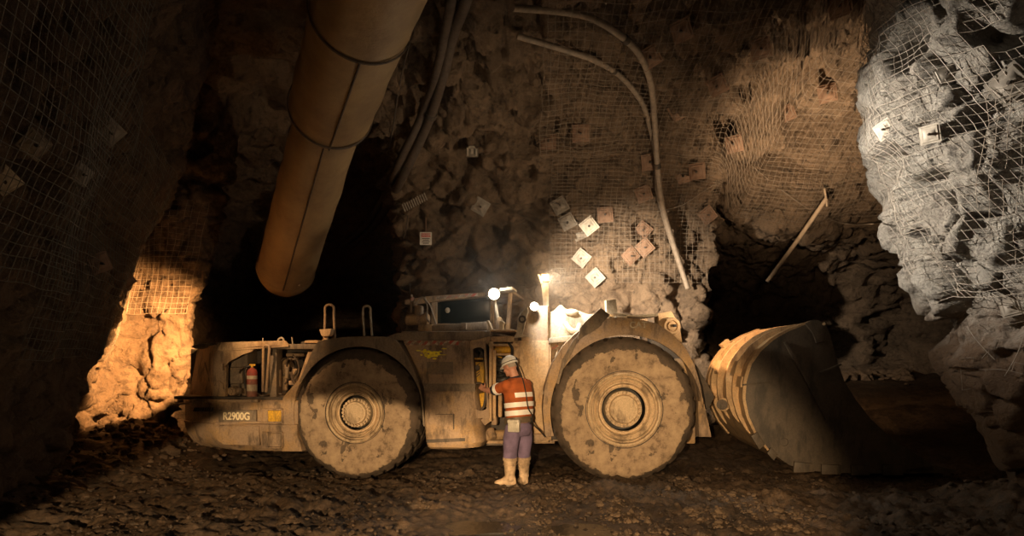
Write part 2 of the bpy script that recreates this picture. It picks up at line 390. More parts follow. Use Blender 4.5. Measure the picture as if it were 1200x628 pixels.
# floor
def floor_h(x, y):
    p = Vector((x, y, 0))
    h = .05*noise.noise(p*.5) 
    h += .55*math.exp(-((x+6.4)**2/1.6+(y-11.3)**2/2.2)) + .18*sstep(-4.2, -6.5, x)*sstep(14, 9, y)
    h += .55*sstep(4.6, 6.2, x)*sstep(9, 7, y) + .95*sstep(12.5, 17, y)*sstep(2.5, 5, x) + .3*sstep(16, 19, y)*sstep(3, 5, x)
    h += .10*math.exp(-((y-8.3)**2/.3))*sstep(-1, 1, x)*sstep(4.5, 3, x)
    h -= .06*math.exp(-((x+2.3)**2/1.+(y-9.9)**2/1.2))
    open_ = sstep(9.9, 9.0, y)
    rut = abs(noise.noise(Vector((x*.8+y*1.1, y*1.0-x*.35, 2.))*1.0))
    h += open_*(.09*(.45-rut))
    lug = math.sin((x*.75+y*1.1)*14)*noise.noise(p*1.3+Vector((0, 0, 5)))
    h += open_*.10*max(0, lug)*sstep(.4, 1.6, x)
    h += .07*noise.noise(p*3.3)+.05*noise.noise(p*7)+.035*abs(noise.noise(p*13))
    flat = math.exp(-((x-.75)**2/.35+(y-6.75)**2/.28)) + math.exp(-((x+.35)**2/.30+(y-6.9)**2/.2))
    return lerp(h, -.03, min(1, flat)) if flat > .02 else h
fx = steps(-9, [(-6, .2), (-5.2, .05), (6, .03), (8, .06), (13, .25)]); fy = steps(-3, [(5.6, .4), (10.2, .028), (13, .08), (18, .12), (25, .5)])
def fine(x, y):
    if not (-6 < x < 7 and 5.6 < y < 11): return 0
    p = Vector((x, y, 0)); k = max(0, 1-math.exp(-((x-.75)**2/.35+(y-6.75)**2/.28))*1.6-math.exp(-((x+.35)**2/.30+(y-6.9)**2/.2))*1.6); return k*(.026*noise.noise(p*19)+.016*noise.noise(p*37))
floor = grid_mesh('floor', 'mud', [[Vector((x, y, floor_h(x, y)+fine(x, y))) for x in fx] for y in fy])
# raycast helper on the walls
def bvh_of(objs):
    vs, fs = [], []
    for o in objs:
        k = len(vs); vs += [v.co.copy() for v in o.data.vertices]; fs += [[k+i for i in p.vertices] for p in o.data.polygons]
    return BVHTree.FromPolygons(vs, fs)
BV = bvh_of([wall_back, roof, wall_left, wall_right, floor])
def hit(px, py, off=0):
    o = Vector((0, 0, CZ)); d = Vector(((px-600)/F, 1, (HOR-py)/F)).normalized()
    q = BV.ray_cast(o, d); 
    if q[0] is None: return P(px, py, 13), Vector((0, -1, 0))
    n = q[1] if q[1].dot(d) < 0 else -q[1]
    return q[0]+n*off, n
def ground(x, y):
    q = BV.ray_cast(Vector((x, y, 1.2)), Vector((0, 0, -1))); return q[0].z if q[0] else 0
# puddles
def puddle(cx, cy, rx, ry, seed, label):
    vs = []; n = 40
    for k in range(n):
        a = 2*PI*k/n; q = 1+.28*noise.noise(Vector((math.cos(a)*1.6+seed, math.sin(a)*1.6, seed)))*1.6
        vs.append(Vector((cx+rx*q*math.cos(a), cy+ry*q*math.sin(a), -.006)))
    mb = MB(); lo = [v-Vector((0, 0, .035)) for v in vs]; mb.loft([lo, vs]); o = mb.build('puddle', 'water'); tag(o, label, 'puddle')
puddle(.8, 6.7, .55, .38, 3, 'shallow wet puddle in the foreground mud, right of the bottom centre')
puddle(-.35, 6.9, .45, .3, 9, 'shallow wet puddle in the mud in front of the worker, left of the other puddle')
# stones
def stones(name, n, fn, lo, hi, mat, label, cat):
    mb = MB(); ico = bmesh.new(); bmesh.ops.create_icosphere(ico, subdivisions=1, radius=1)
    base = [v.co.copy() for v in ico.verts]; fcs = [[v.index for v in f.verts] for f in ico.faces]; ico.free()
    for _ in range(n):
        x, y = fn(); s_ = lo*(hi/lo)**(random.random()**2.2); z = floor_h(x, y)+s_*.3
        sx, sy, sz = (random.uniform(.7, 1.3)*s_, random.uniform(.7, 1.3)*s_, random.uniform(.5, .9)*s_); a = random.random()*6
        ca, sa = math.cos(a), math.sin(a); vs = []
        for b_ in base:
            q = 1+random.uniform(-.22, .22); X, Yy, Z = b_.x*sx*q, b_.y*sy*q, b_.z*sz*q
            vs.append((x+X*ca-Yy*sa, y+X*sa+Yy*ca, z+Z))
        mb.raw(vs, fcs)
    o = mb.build(name, mat, sharp=.3); tag(o, label, cat, kind='stuff')
def fg():
    while True:
        y = random.uniform(6.2, 10.3); x = random.uniform(-.78, .78)*y
        if noise.noise(Vector((x*.9, y*.9, 3))) > -.08: return x, y
stones('loose_gravel', 5200, fg, .006, .04, 'mud', 'loose wet gravel and clods scattered over the muddy floor', 'gravel')
def cg():
    while True:
        y = random.uniform(6.3, 8.9); x = random.uniform(.25, 3.1); 
        if noise.noise(Vector((x*1.7+y*.9, y*1.6-x*.5, 8))) > .06: return x, y
stones('mud_clods', 1500, cg, .008, .045, 'clod', 'pale churned mud clods in the tyre tracks before the front wheel', 'clods')
stones('rubble', 260, lambda: (random.uniform(5, 10.5), random.gauss(18.3, .35)), .06, .28, 'rock_brown', 'low line of broken rubble at the foot of the far recess wall', 'rubble')
stones('rubble', 300, lambda: (random.gauss(-5.7, .45), random.gauss(10.9, .5)), .02, .09, 'rock_left', 'crumbled rubble heaped at the foot of the lit left wall', 'rubble')

# ------------------------------------------------------------- wire mesh sheets
def tri_tube(mb, pts, r):
    n = len(pts); vs = []
    for i, p in enumerate(pts):
        t = (pts[min(i+1, n-1)]-pts[max(i-1, 0)]).normalized(); u = t.orthogonal().normalized() if i == 0 else (u-t*u.dot(t)).normalized(); w = t.cross(u)
        for k in range(3): a = 2*PI*k/3; vs.append(p+u*math.cos(a)*r+w*math.sin(a)*r)
    mb.raw(vs, [(i*3+k, i*3+(k+1) % 3, i*3+3+(k+1) % 3, i*3+3+k) for i in range(n-1) for k in range(3)])
def sheet(S, s0, s1, t0, t1, ds, dt, sign, off, r, mat, label, skew=0, jit=.012, group='wire mesh sheets', keep=None, lowk=.8, rk=0):
    def pt(s, t):
        s2 = s + skew*(t-t0); e = .02; p = S(s2, t)
        n = (S(s2+e, t)-S(s2-e, t)).cross(S(s2, t+e)-S(s2, t-e)); n = n.normalized()*sign if n.length > 1e-9 else Vector((0, -1, 0))
        w = Vector((noise.noise(p*2.1), noise.noise(p*2.1+Vector((5, 5, 5))), noise.noise(p*2.1+Vector((9, 1, 2)))))
        return p + n*(low(p)*lowk+off+(rk*(rough(p, 1.05)*.6+exR(p)*.8) if rk else 0)) + w*jit*3
    ns = int((s1-s0)/ds)+1; ntt = int((t1-t0)/dt)+1
    G = [[pt(s0+i*ds, t0+j*dt) for i in range(ns)] for j in range(ntt)]; mb = MB()
    def runs(line):
        cur = []
        for p in line:
            if keep is None or keep(p): cur.append(p)
            else:
                if len(cur) > 1: tri_tube(mb, cur, r)
                cur = []
        if len(cur) > 1: tri_tube(mb, cur, r)
    for row in G: runs(row)
    for i in range(ns): runs([G[j][i] for j in range(ntt)])
    o = mb.build('wire_mesh_sheet', mat, sharp=0); tag(o, label, 'wire mesh', 'wire mesh sheets'); return o
# parameter steps of about 0.1 m
sheet(SB, .75, 3.9, 1.55, 3.0, .105, .045, sgB, .10, .0035, 'wire', 'square wire mesh pinned on the back rock wall behind the loader')
sheet(SB, .5, 8.6, 3.02, 4.5, .11, .045, sgB, .12, .0035, 'wire', 'large wire mesh sheet covering the brown rock roof above the loader')
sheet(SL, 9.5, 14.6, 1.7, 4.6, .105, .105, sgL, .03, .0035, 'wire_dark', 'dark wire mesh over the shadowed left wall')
sheet(SL, 15.1, 16.6, 2.5, 4.6, .1, .1, sgL, .03, .0035, 'wire', 'wire mesh over the brightly lit rib at the left')
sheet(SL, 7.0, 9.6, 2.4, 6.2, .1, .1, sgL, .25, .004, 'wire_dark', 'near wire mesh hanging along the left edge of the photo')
e0 = RC[-1]
def sh_keep(p): return noise.noise(p*1.3+Vector((2, 0, 0))) < .42
sheet(SR, 2.2, e0-8.6, 2.3, 6.4, .085, .085, sgR, .05, .0038, 'wire_pale', 'buckled wire mesh wrapping the pale rock nose on the right', jit=.014, keep=sh_keep, skew=.5, rk=.35)
sheet(SR, 4.5, e0-8.9, 1.5, 4.3, .11, .11, sgR, .09, .0030, 'wire', 'second torn wire mesh layer lower on the pale rock nose', rk=.4, skew=-.35, jit=.05, keep=lambda p: noise.noise(p*1.1+Vector((8, 0, 0))) < .2)
mb = MB()
for k in range(70):      # frayed wire ends along the lower rock nose
    s = random.uniform(e0-11.5, e0-9.0); z = random.uniform(1.7, 3.0); p = SR(s, z)+Vector((-.05, -.08, 0)); d = Vector((random.uniform(-.5, .5), random.uniform(-.6, .1), random.uniform(-1, .6))); q = Vector((random.uniform(-1, 1), random.uniform(-.5, .5), random.uniform(-1, 1)))
    L = random.uniform(.12, .4); tri_tube(mb, [p+d*L*t+q*L*.5*t*t for t in [i/6 for i in range(7)]], .0038)
tag(mb.build('frayed_wires', 'wire_pale', sharp=0), 'tangle of frayed broken wire ends on the pale rock nose', 'wire tangle', kind='stuff')

# ------------------------------------------------------------- rock bolt plates
def plate_proto(mat, name='rock_bolt_plate'):
    r = bpy.data.objects.new(name, None); COL.objects.link(r); r.empty_display_size = .1
    mb = MB(); n = 24; rings = []
    def sq(hs, z, rad=.02): return [Vector((max(-hs, min(hs, 1.6*hs*math.cos(2*PI*k/n))), max(-hs, min(hs, 1.6*hs*math.sin(2*PI*k/n))), z)) for k in range(n)]
    def ci(rd, z): return [Vector((rd*math.cos(2*PI*k/n), rd*math.sin(2*PI*k/n), z)) for k in range(n)]
    mb.loft([sq(.15, 0), sq(.15, .012), sq(.125, .014), sq(.115, .026), sq(.09, .026), ci(.06, .045), ci(.032, .048)])
    a = mb.build('plate', mat, r, sharp=.4)
    mb = MB(); mb.cyl((0, 0, .03), (0, 0, .085), .022, 6); mb.cyl((0, 0, .085), (0, 0, .13), .012, 10)
    b_ = mb.build('bolt', 'dark_steel', r); return r, [a, b_]
protos = {k: plate_proto(k) for k in ('rust_plate', 'grey_plate', 'pale_plate')}; used_proto = set()
def plate(px, py, mat, label, ang=0, sc=1.0, group='rock bolt plates', tilt=None):
    pos, n = hit(px, py); 
    # average normal for a calm seating
    ns = Vector((0, 0, 0)); mid = Vector((0, 0, 0)); 
    for dx, dy in ((0, 0), (7, 0), (-7, 0), (0, 7), (0, -7), (5, 5), (-5, -5)):
        a, b_ = hit(px+dx, py+dy)
        if (a-pos).length < .8: ns += b_; mid += a
    n = ns.normalized(); view = (Vector((0, 0, CZ))-pos).normalized(); n = (n*.6+view*.5).normalized(); pos = pos+n*(.12 if px > 540 and px < 1000 else .07)
    r, ch = protos[mat]
    if mat in used_proto:
        r2 = r.copy(); COL.objects.link(r2)
        for c in ch: d = c.copy(); COL.objects.link(d); d.parent = r2
        r = r2
    used_proto.add(mat)
    r.location = pos; q = n.to_track_quat('Z', 'Y'); r.rotation_euler = (q.to_matrix() @ Matrix.Rotation(R(ang), 3, 'Z')).to_euler(); r.scale = (sc,)*3
    tag(r, label, 'rock bolt plate', group)
PL = [
 (656, 243, 'grey_plate', 30, 'upper of two overlapping grey diamond bolt plates at the left of the plate cluster'),
 (665, 257, 'grey_plate', 28, 'tilted grey bolt plate just below another in the cluster over the boom lamp'),
 (690, 264, 'pale_plate', 38, 'lighter tilted bolt plate in the middle of the cluster above the loader'),
 (678, 273, 'grey_plate', 25, 'half-hidden grey bolt plate beneath the lighter middle plate of the cluster'),
 (709, 252, 'rust_plate', 5, 'upright rusty bolt plate at the right of the cluster above the loader'),
 (683, 301, 'grey_plate', 48, 'faded bolt plate on the pale lit rock, lower left of the cluster'),
 (699, 325, 'grey_plate', 40, 'lowest bolt plate on the bright rock, just above the loader fender'),
 (754, 226, 'rust_plate', 20, 'rusty bolt plate just left of the hanging grey pipe, higher than the other two there'),
 (753, 271, 'rust_plate', 50, 'small rusty bolt plate in the shadow of the hanging pipe'),
 (755, 290, 'rust_plate', 40, 'rusty bolt plate below another beside the hanging pipe bottom'),
 (736, 299, 'rust_plate', 45, 'rusty bolt plate on the edge of the dark fissure by the hanging pipe'),
 (681, 156, 'rust_plate', 0, 'dull bolt plate in the dim centre of the back wall'),
 (642, 170, 'rust_plate', 0, 'dull bolt plate on the dim back wall left of centre above the boom lamp'),
 (563, 241, 'grey_plate', 60, 'tilted grey bolt plate in the gloom above the bright lamp'),
 (761, 66, 'rust_plate', 30, 'orange bolt plate behind the bend of the upper grey pipe'),
 (758, 190, 'rust_plate', 10, 'rusty bolt plate just left of where the two pipes join'),
 (793, 133, 'rust_plate', 30, 'rusty bolt plate on the roof mesh right of the pipe bend'),
 (797, 205, 'rust_plate', 20, 'dull bolt plate right of the vertical run of pipe'),
 (802, 35, 'rust_plate', 10, 'bolt plate high on the roof right of the pipes'),
 (842, 97, 'rust_plate', 20, 'orange bolt plate on the lit roof above the long dark crack'),
 (890, 56, 'rust_plate', 15, 'thin dark red bolt plate near the top of the roof'),
 (968, 111, 'rust_plate', 10, 'bolt plate on the lit roof nearest the pale rock nose'),
 (921, 134, 'rust_plate', 20, 'red bolt plate amid the brightest patch of the roof'),
 (862, 168, 'rust_plate', 5, 'upright bolt plate at the lower left of the lit roof patch'),
 (819, 200, 'rust_plate', 0, 'square bolt plate at the dim lower edge of the roof, right of the pipe'),
 (827, 252, 'rust_plate', 40, 'lowest bolt plate right of the pipe, beside the dark recess'),
 (985, 6, 'rust_plate', 10, 'bolt plate at the top edge of the picture beside the pale rock nose'),
 (35, 167, 'grey_plate', 60, 'pale diamond bolt plate on the far left wall, by the near hanging mesh'),
 (126, 152, 'grey_plate', 55, 'dim diamond bolt plate, highest and rightmost on the left wall'),
 (90, 203, 'grey_plate', 65, 'pale bolt plate in the middle of the left wall mesh'),
 (4, 208, 'pale_plate', 45, 'bright bolt plate at the very left edge of the photo'),
 (145, 325, 'rust_plate', 40, 'bolt plate at the left of the lit rib on the left wall'),
 (113, 307, 'rust_plate', 30, 'dull bolt plate low on the dark left wall mesh'),
 (1107, 92, 'grey_plate', 20, 'weathered bolt plate high on the pale rock nose, darkest of those there'),
 (1184, 100, 'grey_plate', 35, 'big grey bolt plate at the right edge of the photo'),
 (1040, 152, 'pale_plate', 25, 'square pale bolt plate on the left edge of the pale rock nose'),
 (1092, 157, 'pale_plate', 3, 'narrow bright white bolt plate on the middle of the pale rock nose'),
 (1186, 362, 'grey_plate', 15, 'pale bolt plate low on the rock nose at the right edge'),
]
for px, py, mt, ang, lb in PL: plate(px, py, mt, lb, ang, sc=(.62 if px > 1000 and px != 1184 else .6 if px < 100 else .8 if px < 160 else 1.0))

# ------------------------------------------------------------- pipes, hoses, cables on the rock
def along(pts, off, k=10, smooth=6):
    c = crom([Vector((x, y, 0)) for x, y in pts], k); q = [hit(p.x, p.y)[0].y for p in c]
    for _ in range(smooth*4): q = [q[0]]+[(q[i-1]+q[i]+q[i+1])/3 for i in range(1, len(q)-1)]+[q[-1]]
    mn = min(0, 0); return [P(p.x, p.y, y-off) for p, y in zip(c, q)]
def hose(name, pts, r, mat, label, cat, off=.3, clips=()):
    path = along(pts, off); o = empty(name, path[-1], label, cat, 'pipes on the rock' if name == 'water_pipe' else 'hoses beside the duct')
    mb = MB(); mb.tube(path, r, 12); mb.build('tube', mat, o)
    for c in clips:
        i = int(c*(len(path)-2)); p, d = path[i], (path[i+1]-path[i]).normalized()
        mb = MB(); mb.cyl(p-d*.05, p+d*.05, r*1.25, 12, .008); mb.build('coupling', 'dark_steel', o)
    return o
hose('water_pipe', [(600, 9), (650, 13), (690, 20), (722, 38), (748, 62), (762, 95), (767, 140), (770, 190), (775, 235), (788, 282), (806, 338)], .05, 'hose_grey', 'longer grey pipe arching along the roof and down the back wall', 'pipe', .35, (.35, .72))
hose('water_pipe', [(606, 42), (660, 58), (700, 72), (730, 92), (752, 120), (762, 150), (769, 185), (771, 225), (783, 270), (800, 322)], .045, 'hose_grey', 'lower grey pipe curving in beneath the longer one to join it', 'pipe', .25, (.3,))
hose('poly_pipe', [(560, -60), (546, 0), (531, 40), (520, 85), (503, 140), (480, 190), (462, 225), (440, 262), (412, 288)], .085, 'hose_dark', 'right-hand dark hose of the pair hanging right of the duct', 'hose', .45, (.5,))
hose('poly_pipe', [(538, -60), (529, 0), (521, 40), (510, 90), (492, 140), (470, 185), (452, 226), (430, 262), (400, 290)], .07, 'hose_dark', 'left-hand dark hose of the pair hanging right of the duct', 'hose', .5)
def cable(name, pts, r, mat, label, off=.15):
    mb = MB(); mb.tube(along(pts, off), r, 6); tag(mb.build(name, mat), label, 'cable', 'thin cables on the rock')
cable('hanging_cable', [(478, 252), (474, 275), (465, 292), (455, 303)], .012, 'hose_dark', 'thin cable drooping below the slatted tag on the dark wall')
cable('hanging_cable', [(486, 30), (470, 90), (462, 140), (456, 175)], .012, 'hose_dark', 'thin cable hanging beside the duct in the dark')
cable('hanging_wire', [(770, 248), (800, 240), (828, 222), (840, 216), (838, 225), (848, 205), (858, 188)], .008, 'wire', 'thin looped wire strung from the pipe across to the roof mesh')
cable('hanging_wire', [(882, 195), (915, 222), (950, 246), (990, 262), (1035, 262)], .008, 'wire', 'thin wire sagging across the mouth of the dark recess')
mb = MB(); a, b_ = P(968, 233, 13.2), P(899, 330, 13.6); mb.tube([a, a.lerp(b_, .5)+Vector((.02, 0, 0)), b_], .04, 10); mb.tube([a+Vector((-.03, 0, .2)), a+Vector((.02, 0, -.15))], .02, 6)
tag(mb.build('leaning_pole', 'timber'), 'long bare pole hanging slantwise before the dark recess', 'pole')
mb = MB(); mb.tube([P(918, 263, 15.5), P(1010, 268, 16)], .035, 8); tag(mb.build('roof_bar', 'timber'), 'horizontal bar across the top of the dark recess', 'bar')
# ventilation duct
A, B, C = P(452, -70, 6.9), P(387, 131, 10.2), P(335, 316, 13.2)
duct = empty('ventilation_duct', C, 'big tan fabric ventilation duct slanting down from the roof into the dark drift', 'duct')
def ductseg(p0, p1, r0, r1, n=30, tw=0, ends=None):
    mb = MB(); d = (p1-p0); L = d.length; seg = 56; prf = []
    for i in range(n+1): prf.append((lerp(r0, r1, i/n), L*i/n))
    def rad(r, h, j, k):
        a = 2*PI*k/seg; return r*(1+.018*noise.noise(Vector((math.cos(a)*2, math.sin(a)*2, h*1.6+tw)))*1.5+.007*math.sin(h*9+a*2))
    mb.lathe(p0, d, prf, seg, rad); mb.lathe(p0, d, [(r*.985, h) for r, h in prf], seg, rad)
    return mb
MID = A.lerp(B, .34)
ductseg(A, MID, .60, .60).build('duct_section', 'duct', duct, sharp=0)
ductseg(MID, B, .585, .60).build('duct_section', 'duct', duct, sharp=0)
ductseg(B, C, .50, .53, 40).build('duct_section', 'duct', duct, sharp=0)
mb = MB(); d = (C-B).normalized(); mb.lathe(B-d*.06, d, [(.60, 0), (.595, .05), (.52, .16), (.49, .18)], 56); mb.build('reducing_cuff', 'duct', duct)
mb = MB(); mb.lathe(C-d*.03, d, [(.53, -.05), (.55, 0), (.55, .05), (.50, .2), (.42, .34), (.40, .34), (.48, .2), (.53, .05)], 56); mb.build('end_cuff', 'duct', duct)
d1 = (B-A).normalized()
for q, rr_ in ((MID, .615), (B-d1*.08, .612)):
    mb = MB(); mb.lathe(q-d1*.025, d1, [(rr_, 0), (rr_+.014, .012), (rr_+.014, .038), (rr_, .05)], 56); mb.build('ring_band', 'hose_dark', duct)
def seam(p0, p1, r0, r1, ang, w=.03):
    d = (p1-p0).normalized(); side = d.cross(Vector((0, 0, 1))).normalized(); dn = d.cross(side).normalized(); mb = MB(); pts = []
    v = side*math.cos(ang)+dn*math.sin(ang)
    tc_ = (Vector((0, 0, CZ))-p0.lerp(p1, .5)); tc_ = (tc_-d*tc_.dot(d)).normalized(); v = (tc_*math.cos(ang)+d.cross(tc_)*math.sin(ang)).normalized()
    mb.tube([p0.lerp(p1, i/20)+v*lerp(r0, r1, i/20)*1.006 for i in range(21)], w*.5, 6); return mb
seam(MID+d1*.02, B, .59, .605, -.25).build('seam', 'hose_dark', duct); seam(B+d*.15, C, .50, .53, -.1).build('seam', 'hose_dark', duct)
mb = MB(); q = P(349, 322, 12.9); mb.prism([(-.05, -.2), (.05, -.22), (.06, .02), (-.04, .03)], Fr(q.x, q.y, 20), 0, .01); o = mb.build('rope_tag', 'pale_plate', duct); o.location.z += q.z
mb = MB(); q = B.lerp(C, .53); sd = (Vector((0, 0, CZ))-q).normalized(); c0 = q + sd*.50; mb.ball(c0+sd*.0, .10, .035, .09, seg=12, rings=6); mb.build('torn_flap', 'hose_dark', duct)  # dark ellipsoid stands in for the shade inside the torn hole
# signs and tags on the back wall
def flat_at(px, py, off): p, n = hit(px, py); return Vector((p.x, p.y, p.z))*1.0, n
yS = hit(499, 279)[0].y-.25; f = Fr(0, yS, 0)
s = empty('danger_sign', P(499, 288, yS), 'small white and red warning sign hanging on the dark back wall', 'sign')
mb = MB(); mb.bpx(492, 272, 506, 287, f, 0, .01, .012); mb.build('board', 'sign_white', s)
mb = MB(); mb.bpx(493.5, 273.5, 504.5, 277.5, f, -.006, -.001); mb.build('header', 'sign_red', s)
mb = MB(); mb.tube([f.at(499, 272, 0), f.at(499, 255, .02)], .012, 6); mb.build('hanging_strap', 'rust_plate', s)
def text(body, size, fr, px, py, w, mat, name, parent, ext=.004, align='CENTER'):
    cu = bpy.data.curves.new('t', 'FONT'); cu.body = body; cu.size = size; cu.offset = size*.022; cu.extrude = ext; cu.align_x = align; cu.align_y = 'CENTER'
    t = bpy.data.objects.new('t', cu); COL.objects.link(t); me = bake(t); bpy.data.objects.remove(t)
    me.materials.clear(); me.materials.append(MATS[mat]); o = bpy.data.objects.new(name, me); COL.objects.link(o)
    o.location = fr.at(px, py, w); o.rotation_euler = (R(90), 0, -fr.a); adopt(o, parent); return o
text('DANGER', .05, f, 499, 275.5, -.01, 'sign_white', 'lettering', s, .002)
text('KEEP OUT\nNO ENTRY', .045, f, 499, 281, -.004, 'black_rubber', 'lettering', s, .002) if False else None
mb = MB()
for k in range(4): mb.bpx(494.5+(k % 2), 279+k*1.9, 503.5-(k % 2), 279.8+k*1.9, f, -.004, -.001)
mb.build('lettering', 'black_rubber', s)
yS = hit(486, 237)[0].y-.2; f = Fr(0, yS, 0); s = empty('slatted_reflector', P(486, 243, yS), 'tilted pale slatted strip on the dark wall above the warning sign', 'reflector')
mb = MB()
for k in range(11):
    x = 473+k*2.55; y = 243.5-k*1.35; mb.tube([f.at(x-1.5, y-4, 0), f.at(x+2, y+4.5, 0)], .011, 5)
mb.build('slats', 'pale_plate', s); mb = MB(); mb.tube([f.at(471, 242, .02), f.at(499, 227, .02)], .008, 5); mb.tube([f.at(473, 247, .02), f.at(501, 232, .02)], .008, 5); mb.build('backing_bar', 'wire', s)
yS = hit(552, 176)[0].y-.12; f = Fr(0, yS, 0); s = empty('junction_box', P(552, 184, yS), 'small square pale box fixed high on the back wall above the bright lamp', 'box')
mb = MB(); mb.bpx(546, 170, 560, 183, f, 0, .09, .02); mb.build('housing', 'grey_plate', s)
mb = MB(); mb.bpx(547, 171, 559, 173, f, -.02, 0); mb.bpx(547, 171, 549, 182.5, f, -.02, 0); mb.bpx(557, 171, 559, 182.5, f, -.02, 0); mb.build('rim', 'pale_plate', s)
mb = MB(); mb.bpx(551.5, 174, 554.5, 180, f, -.015, 0); mb.build('latch', 'pale_plate', s)
# ------------------------------------------------------------- the loader
RF = Fr(-.47, 9.51, 8)        # rear half, slightly swung round
FF = Fr(1.5, 9.27, 0)         # front half
BF = Fr(3.3, 9.75, 5)         # bucket
loader = empty('underground_loader', (0, 10.6, 0), 'long low mud-covered underground loader filling the cavern floor, bucket lowered at right', 'loader')
L = loader
def arc(cx, cy, rx, ry, a0, a1, n=24): return [(cx+rx*math.cos(R(a0+(a1-a0)*i/n)), cy-ry*math.sin(R(a0+(a1-a0)*i/n))) for i in range(n+1)]
# --- wheels
def wheel(fr, px, py, Rt, rr_, W, mat, tread_dir=1):
    c = fr.at(px, py, 0); u0, z0 = fr.uz(px, py, 0)
    prf = [(rr_*.97, .10), (rr_*1.0, .055), (rr_*1.06, .03), (Rt*.62, .012), (Rt*.72, 0), (Rt*.82, .004), (Rt*.89, .022), (Rt*.935, .05), (Rt*.955, .085), (Rt*.985, .12)]
    nt_ = 14
    for i in range(nt_+1): prf.append((Rt*(1-.012*abs(i/nt_*2-1)**2), .14+(W-.28)*i/nt_))
    prf += [(Rt*.985, W-.12), (Rt*.955, W-.085), (Rt*.89, W-.02), (Rt*.72, W), (rr_, W-.05), (rr_*.95, W-.1)]
    seg = 180
    def rad(r, h, j, k):
        if 9 <= j <= 10+nt_+1:
            x = (h-W/2)/(W/2); ph = (k/seg*30 + (abs(x)*1.1)) % 1
            if ph < .28 and abs(x) > .12: return r-.035
            if abs(abs(x)-.1) < .03: return r-.02
        if 3 <= j <= 6:
            return r
        return r
    mb = MB(); mb.lathe(Vector((0, 0, 0)), (0, 1, 0), prf, seg, rad)
    t = mb.build('tyre', mat, sharp=.5); t.location = c; t.rotation_euler = (0, 0, -fr.a); adopt(t, L)
    def sub(prof_, nm, mt, sg=72):
        m2 = MB(); m2.lathe((0, 0, 0), (0, 1, 0), prof_, sg); o = m2.build(nm, mt, sharp=.5); o.location = c; o.rotation_euler = (0, 0, -fr.a); adopt(o, t); return o
    q = rr_
    sub([(q*.93, .12), (q*1.0, .06), (q*1.05, .05), (q*1.045, .0), (q*1.01, -.014), (q*.965, .0), (q*.95, .055), (q*.925, .06), (q*.915, .02), (q*.89, .015), (q*.87, .05), (q*.80, .08), (q*.785, .045), (q*.75, .04), (q*.735, .08), (q*.70, .11), (q*.66, .11), (q*.64, .085), (q*.625, .085), (q*.62, .10)], 'rim', 'rim')
    sub([(q*1.0, .07), (q*1.08, .035), (q*1.085, .016), (q*1.10, .016), (q*1.10, .06)], 'rim_seal', 'black_rubber')  # black ring paints the dark gap between tyre and rim
    sub([(q*.62, .10), (q*.615, .3), (q*.4, .32)], 'rim_recess', 'black_rubber')  # black liner paints shade into the gap between rim and hub
    m2 = MB(); hb = q*.525
    m2.lathe((0, 0, 0), (0, 1, 0), [(hb, .30), (hb, .25), (hb, .10), (hb*.985, .085), (hb*.80, .08), (hb*.77, .065), (hb*.76, .04), (hb*.73, .03), (hb*.60, .028), (hb*.585, .02), (hb*.3, .018), (.001, .018)], 72)
    for k in range(24):
        a = 2*PI*k/24; m2.cyl((math.cos(a)*hb*.89, .085, math.sin(a)*hb*.89), (math.cos(a)*hb*.89, .045, math.sin(a)*hb*.89), .021, 6)
    m2.cyl((hb*.28, .02, -hb*.42), (hb*.28, .002, -hb*.42), .025, 12)
    o = m2.build('hub', 'rim', sharp=.5); o.location = c; o.rotation_euler = (0, 0, -fr.a); adopt(o, t)
    return t
def wheel_copy(t, off, rot):
    n = t.copy(); COL.objects.link(n); n.parent = t.parent; n.matrix_parent_inverse = t.matrix_parent_inverse.copy(); n.location = t.location+off; n.rotation_euler = (0, 0, t.rotation_euler.z+rot)
    for c in list(t.children):
        d = c.copy(); COL.objects.link(d); d.parent = n; d.matrix_parent_inverse = c.matrix_parent_inverse.copy()
    return n
tr = wheel(RF, 415, 484, .965, .405, .86, 'tyre_rear_mat'); tf = wheel(FF, 732, 480, 1.005, .482, .90, 'tyre_front_mat')
wheel_copy(tr, RF.W*2.75, PI); wheel_copy(tf, FF.W*2.85, PI)
# --- rear frame and counterweight
def plan_loft(fr, levels):
    """levels = [(z, [(u,w)...])]"""
    mb = MB(); mb.loft([[fr.pt(u, w, z) for u, w in pl] for z, pl in levels]); return mb
def U(px, w=0, py=480): return RF.uz(px, py, w)[0]
def Z(py, px=290, w=0): return RF.uz(px, py, w)[1]
uL, uC, uR = U(217, .45), U(250), U(349)
def cw(py, ins, du=0, ch=0):
    return (Z(py), [(uR, ins), (uC+du, ins), (uC+du-.12, ins+.05+ch), (uL+du*.6+.02, ins+.42+ch), (uL+du*.6, ins+.55), (uL+du*.6, 2.9-ins), (uC+du, 3.05-ins), (uR, 3.05-ins)])
mb = plan_loft(RF, [cw(531, .34, .5), cw(529, .12, .34), cw(522, .035, .18), cw(513, .0, .07), cw(497, -.03, 0), cw(496, .0, .0), cw(471, .0, 0), cw(469, .02, .02), cw(467, .10, .06)])
counter = mb.build('counterweight', 'paint', L, sharp=.45)
# wheel-arch post between counterweight and rear tyre
mb = MB(); ai = arc(416, 484, 72, 77, 145, 205, 12)
mb.ppx([(330, 529), (331, 466), (338, 458), (350, 444), (357, 436)] + [(x, y) for x, y in ai] + [(354, 529)], RF, -.02, .5, .012); mb.build('wheel_arch_post', 'paint', L)
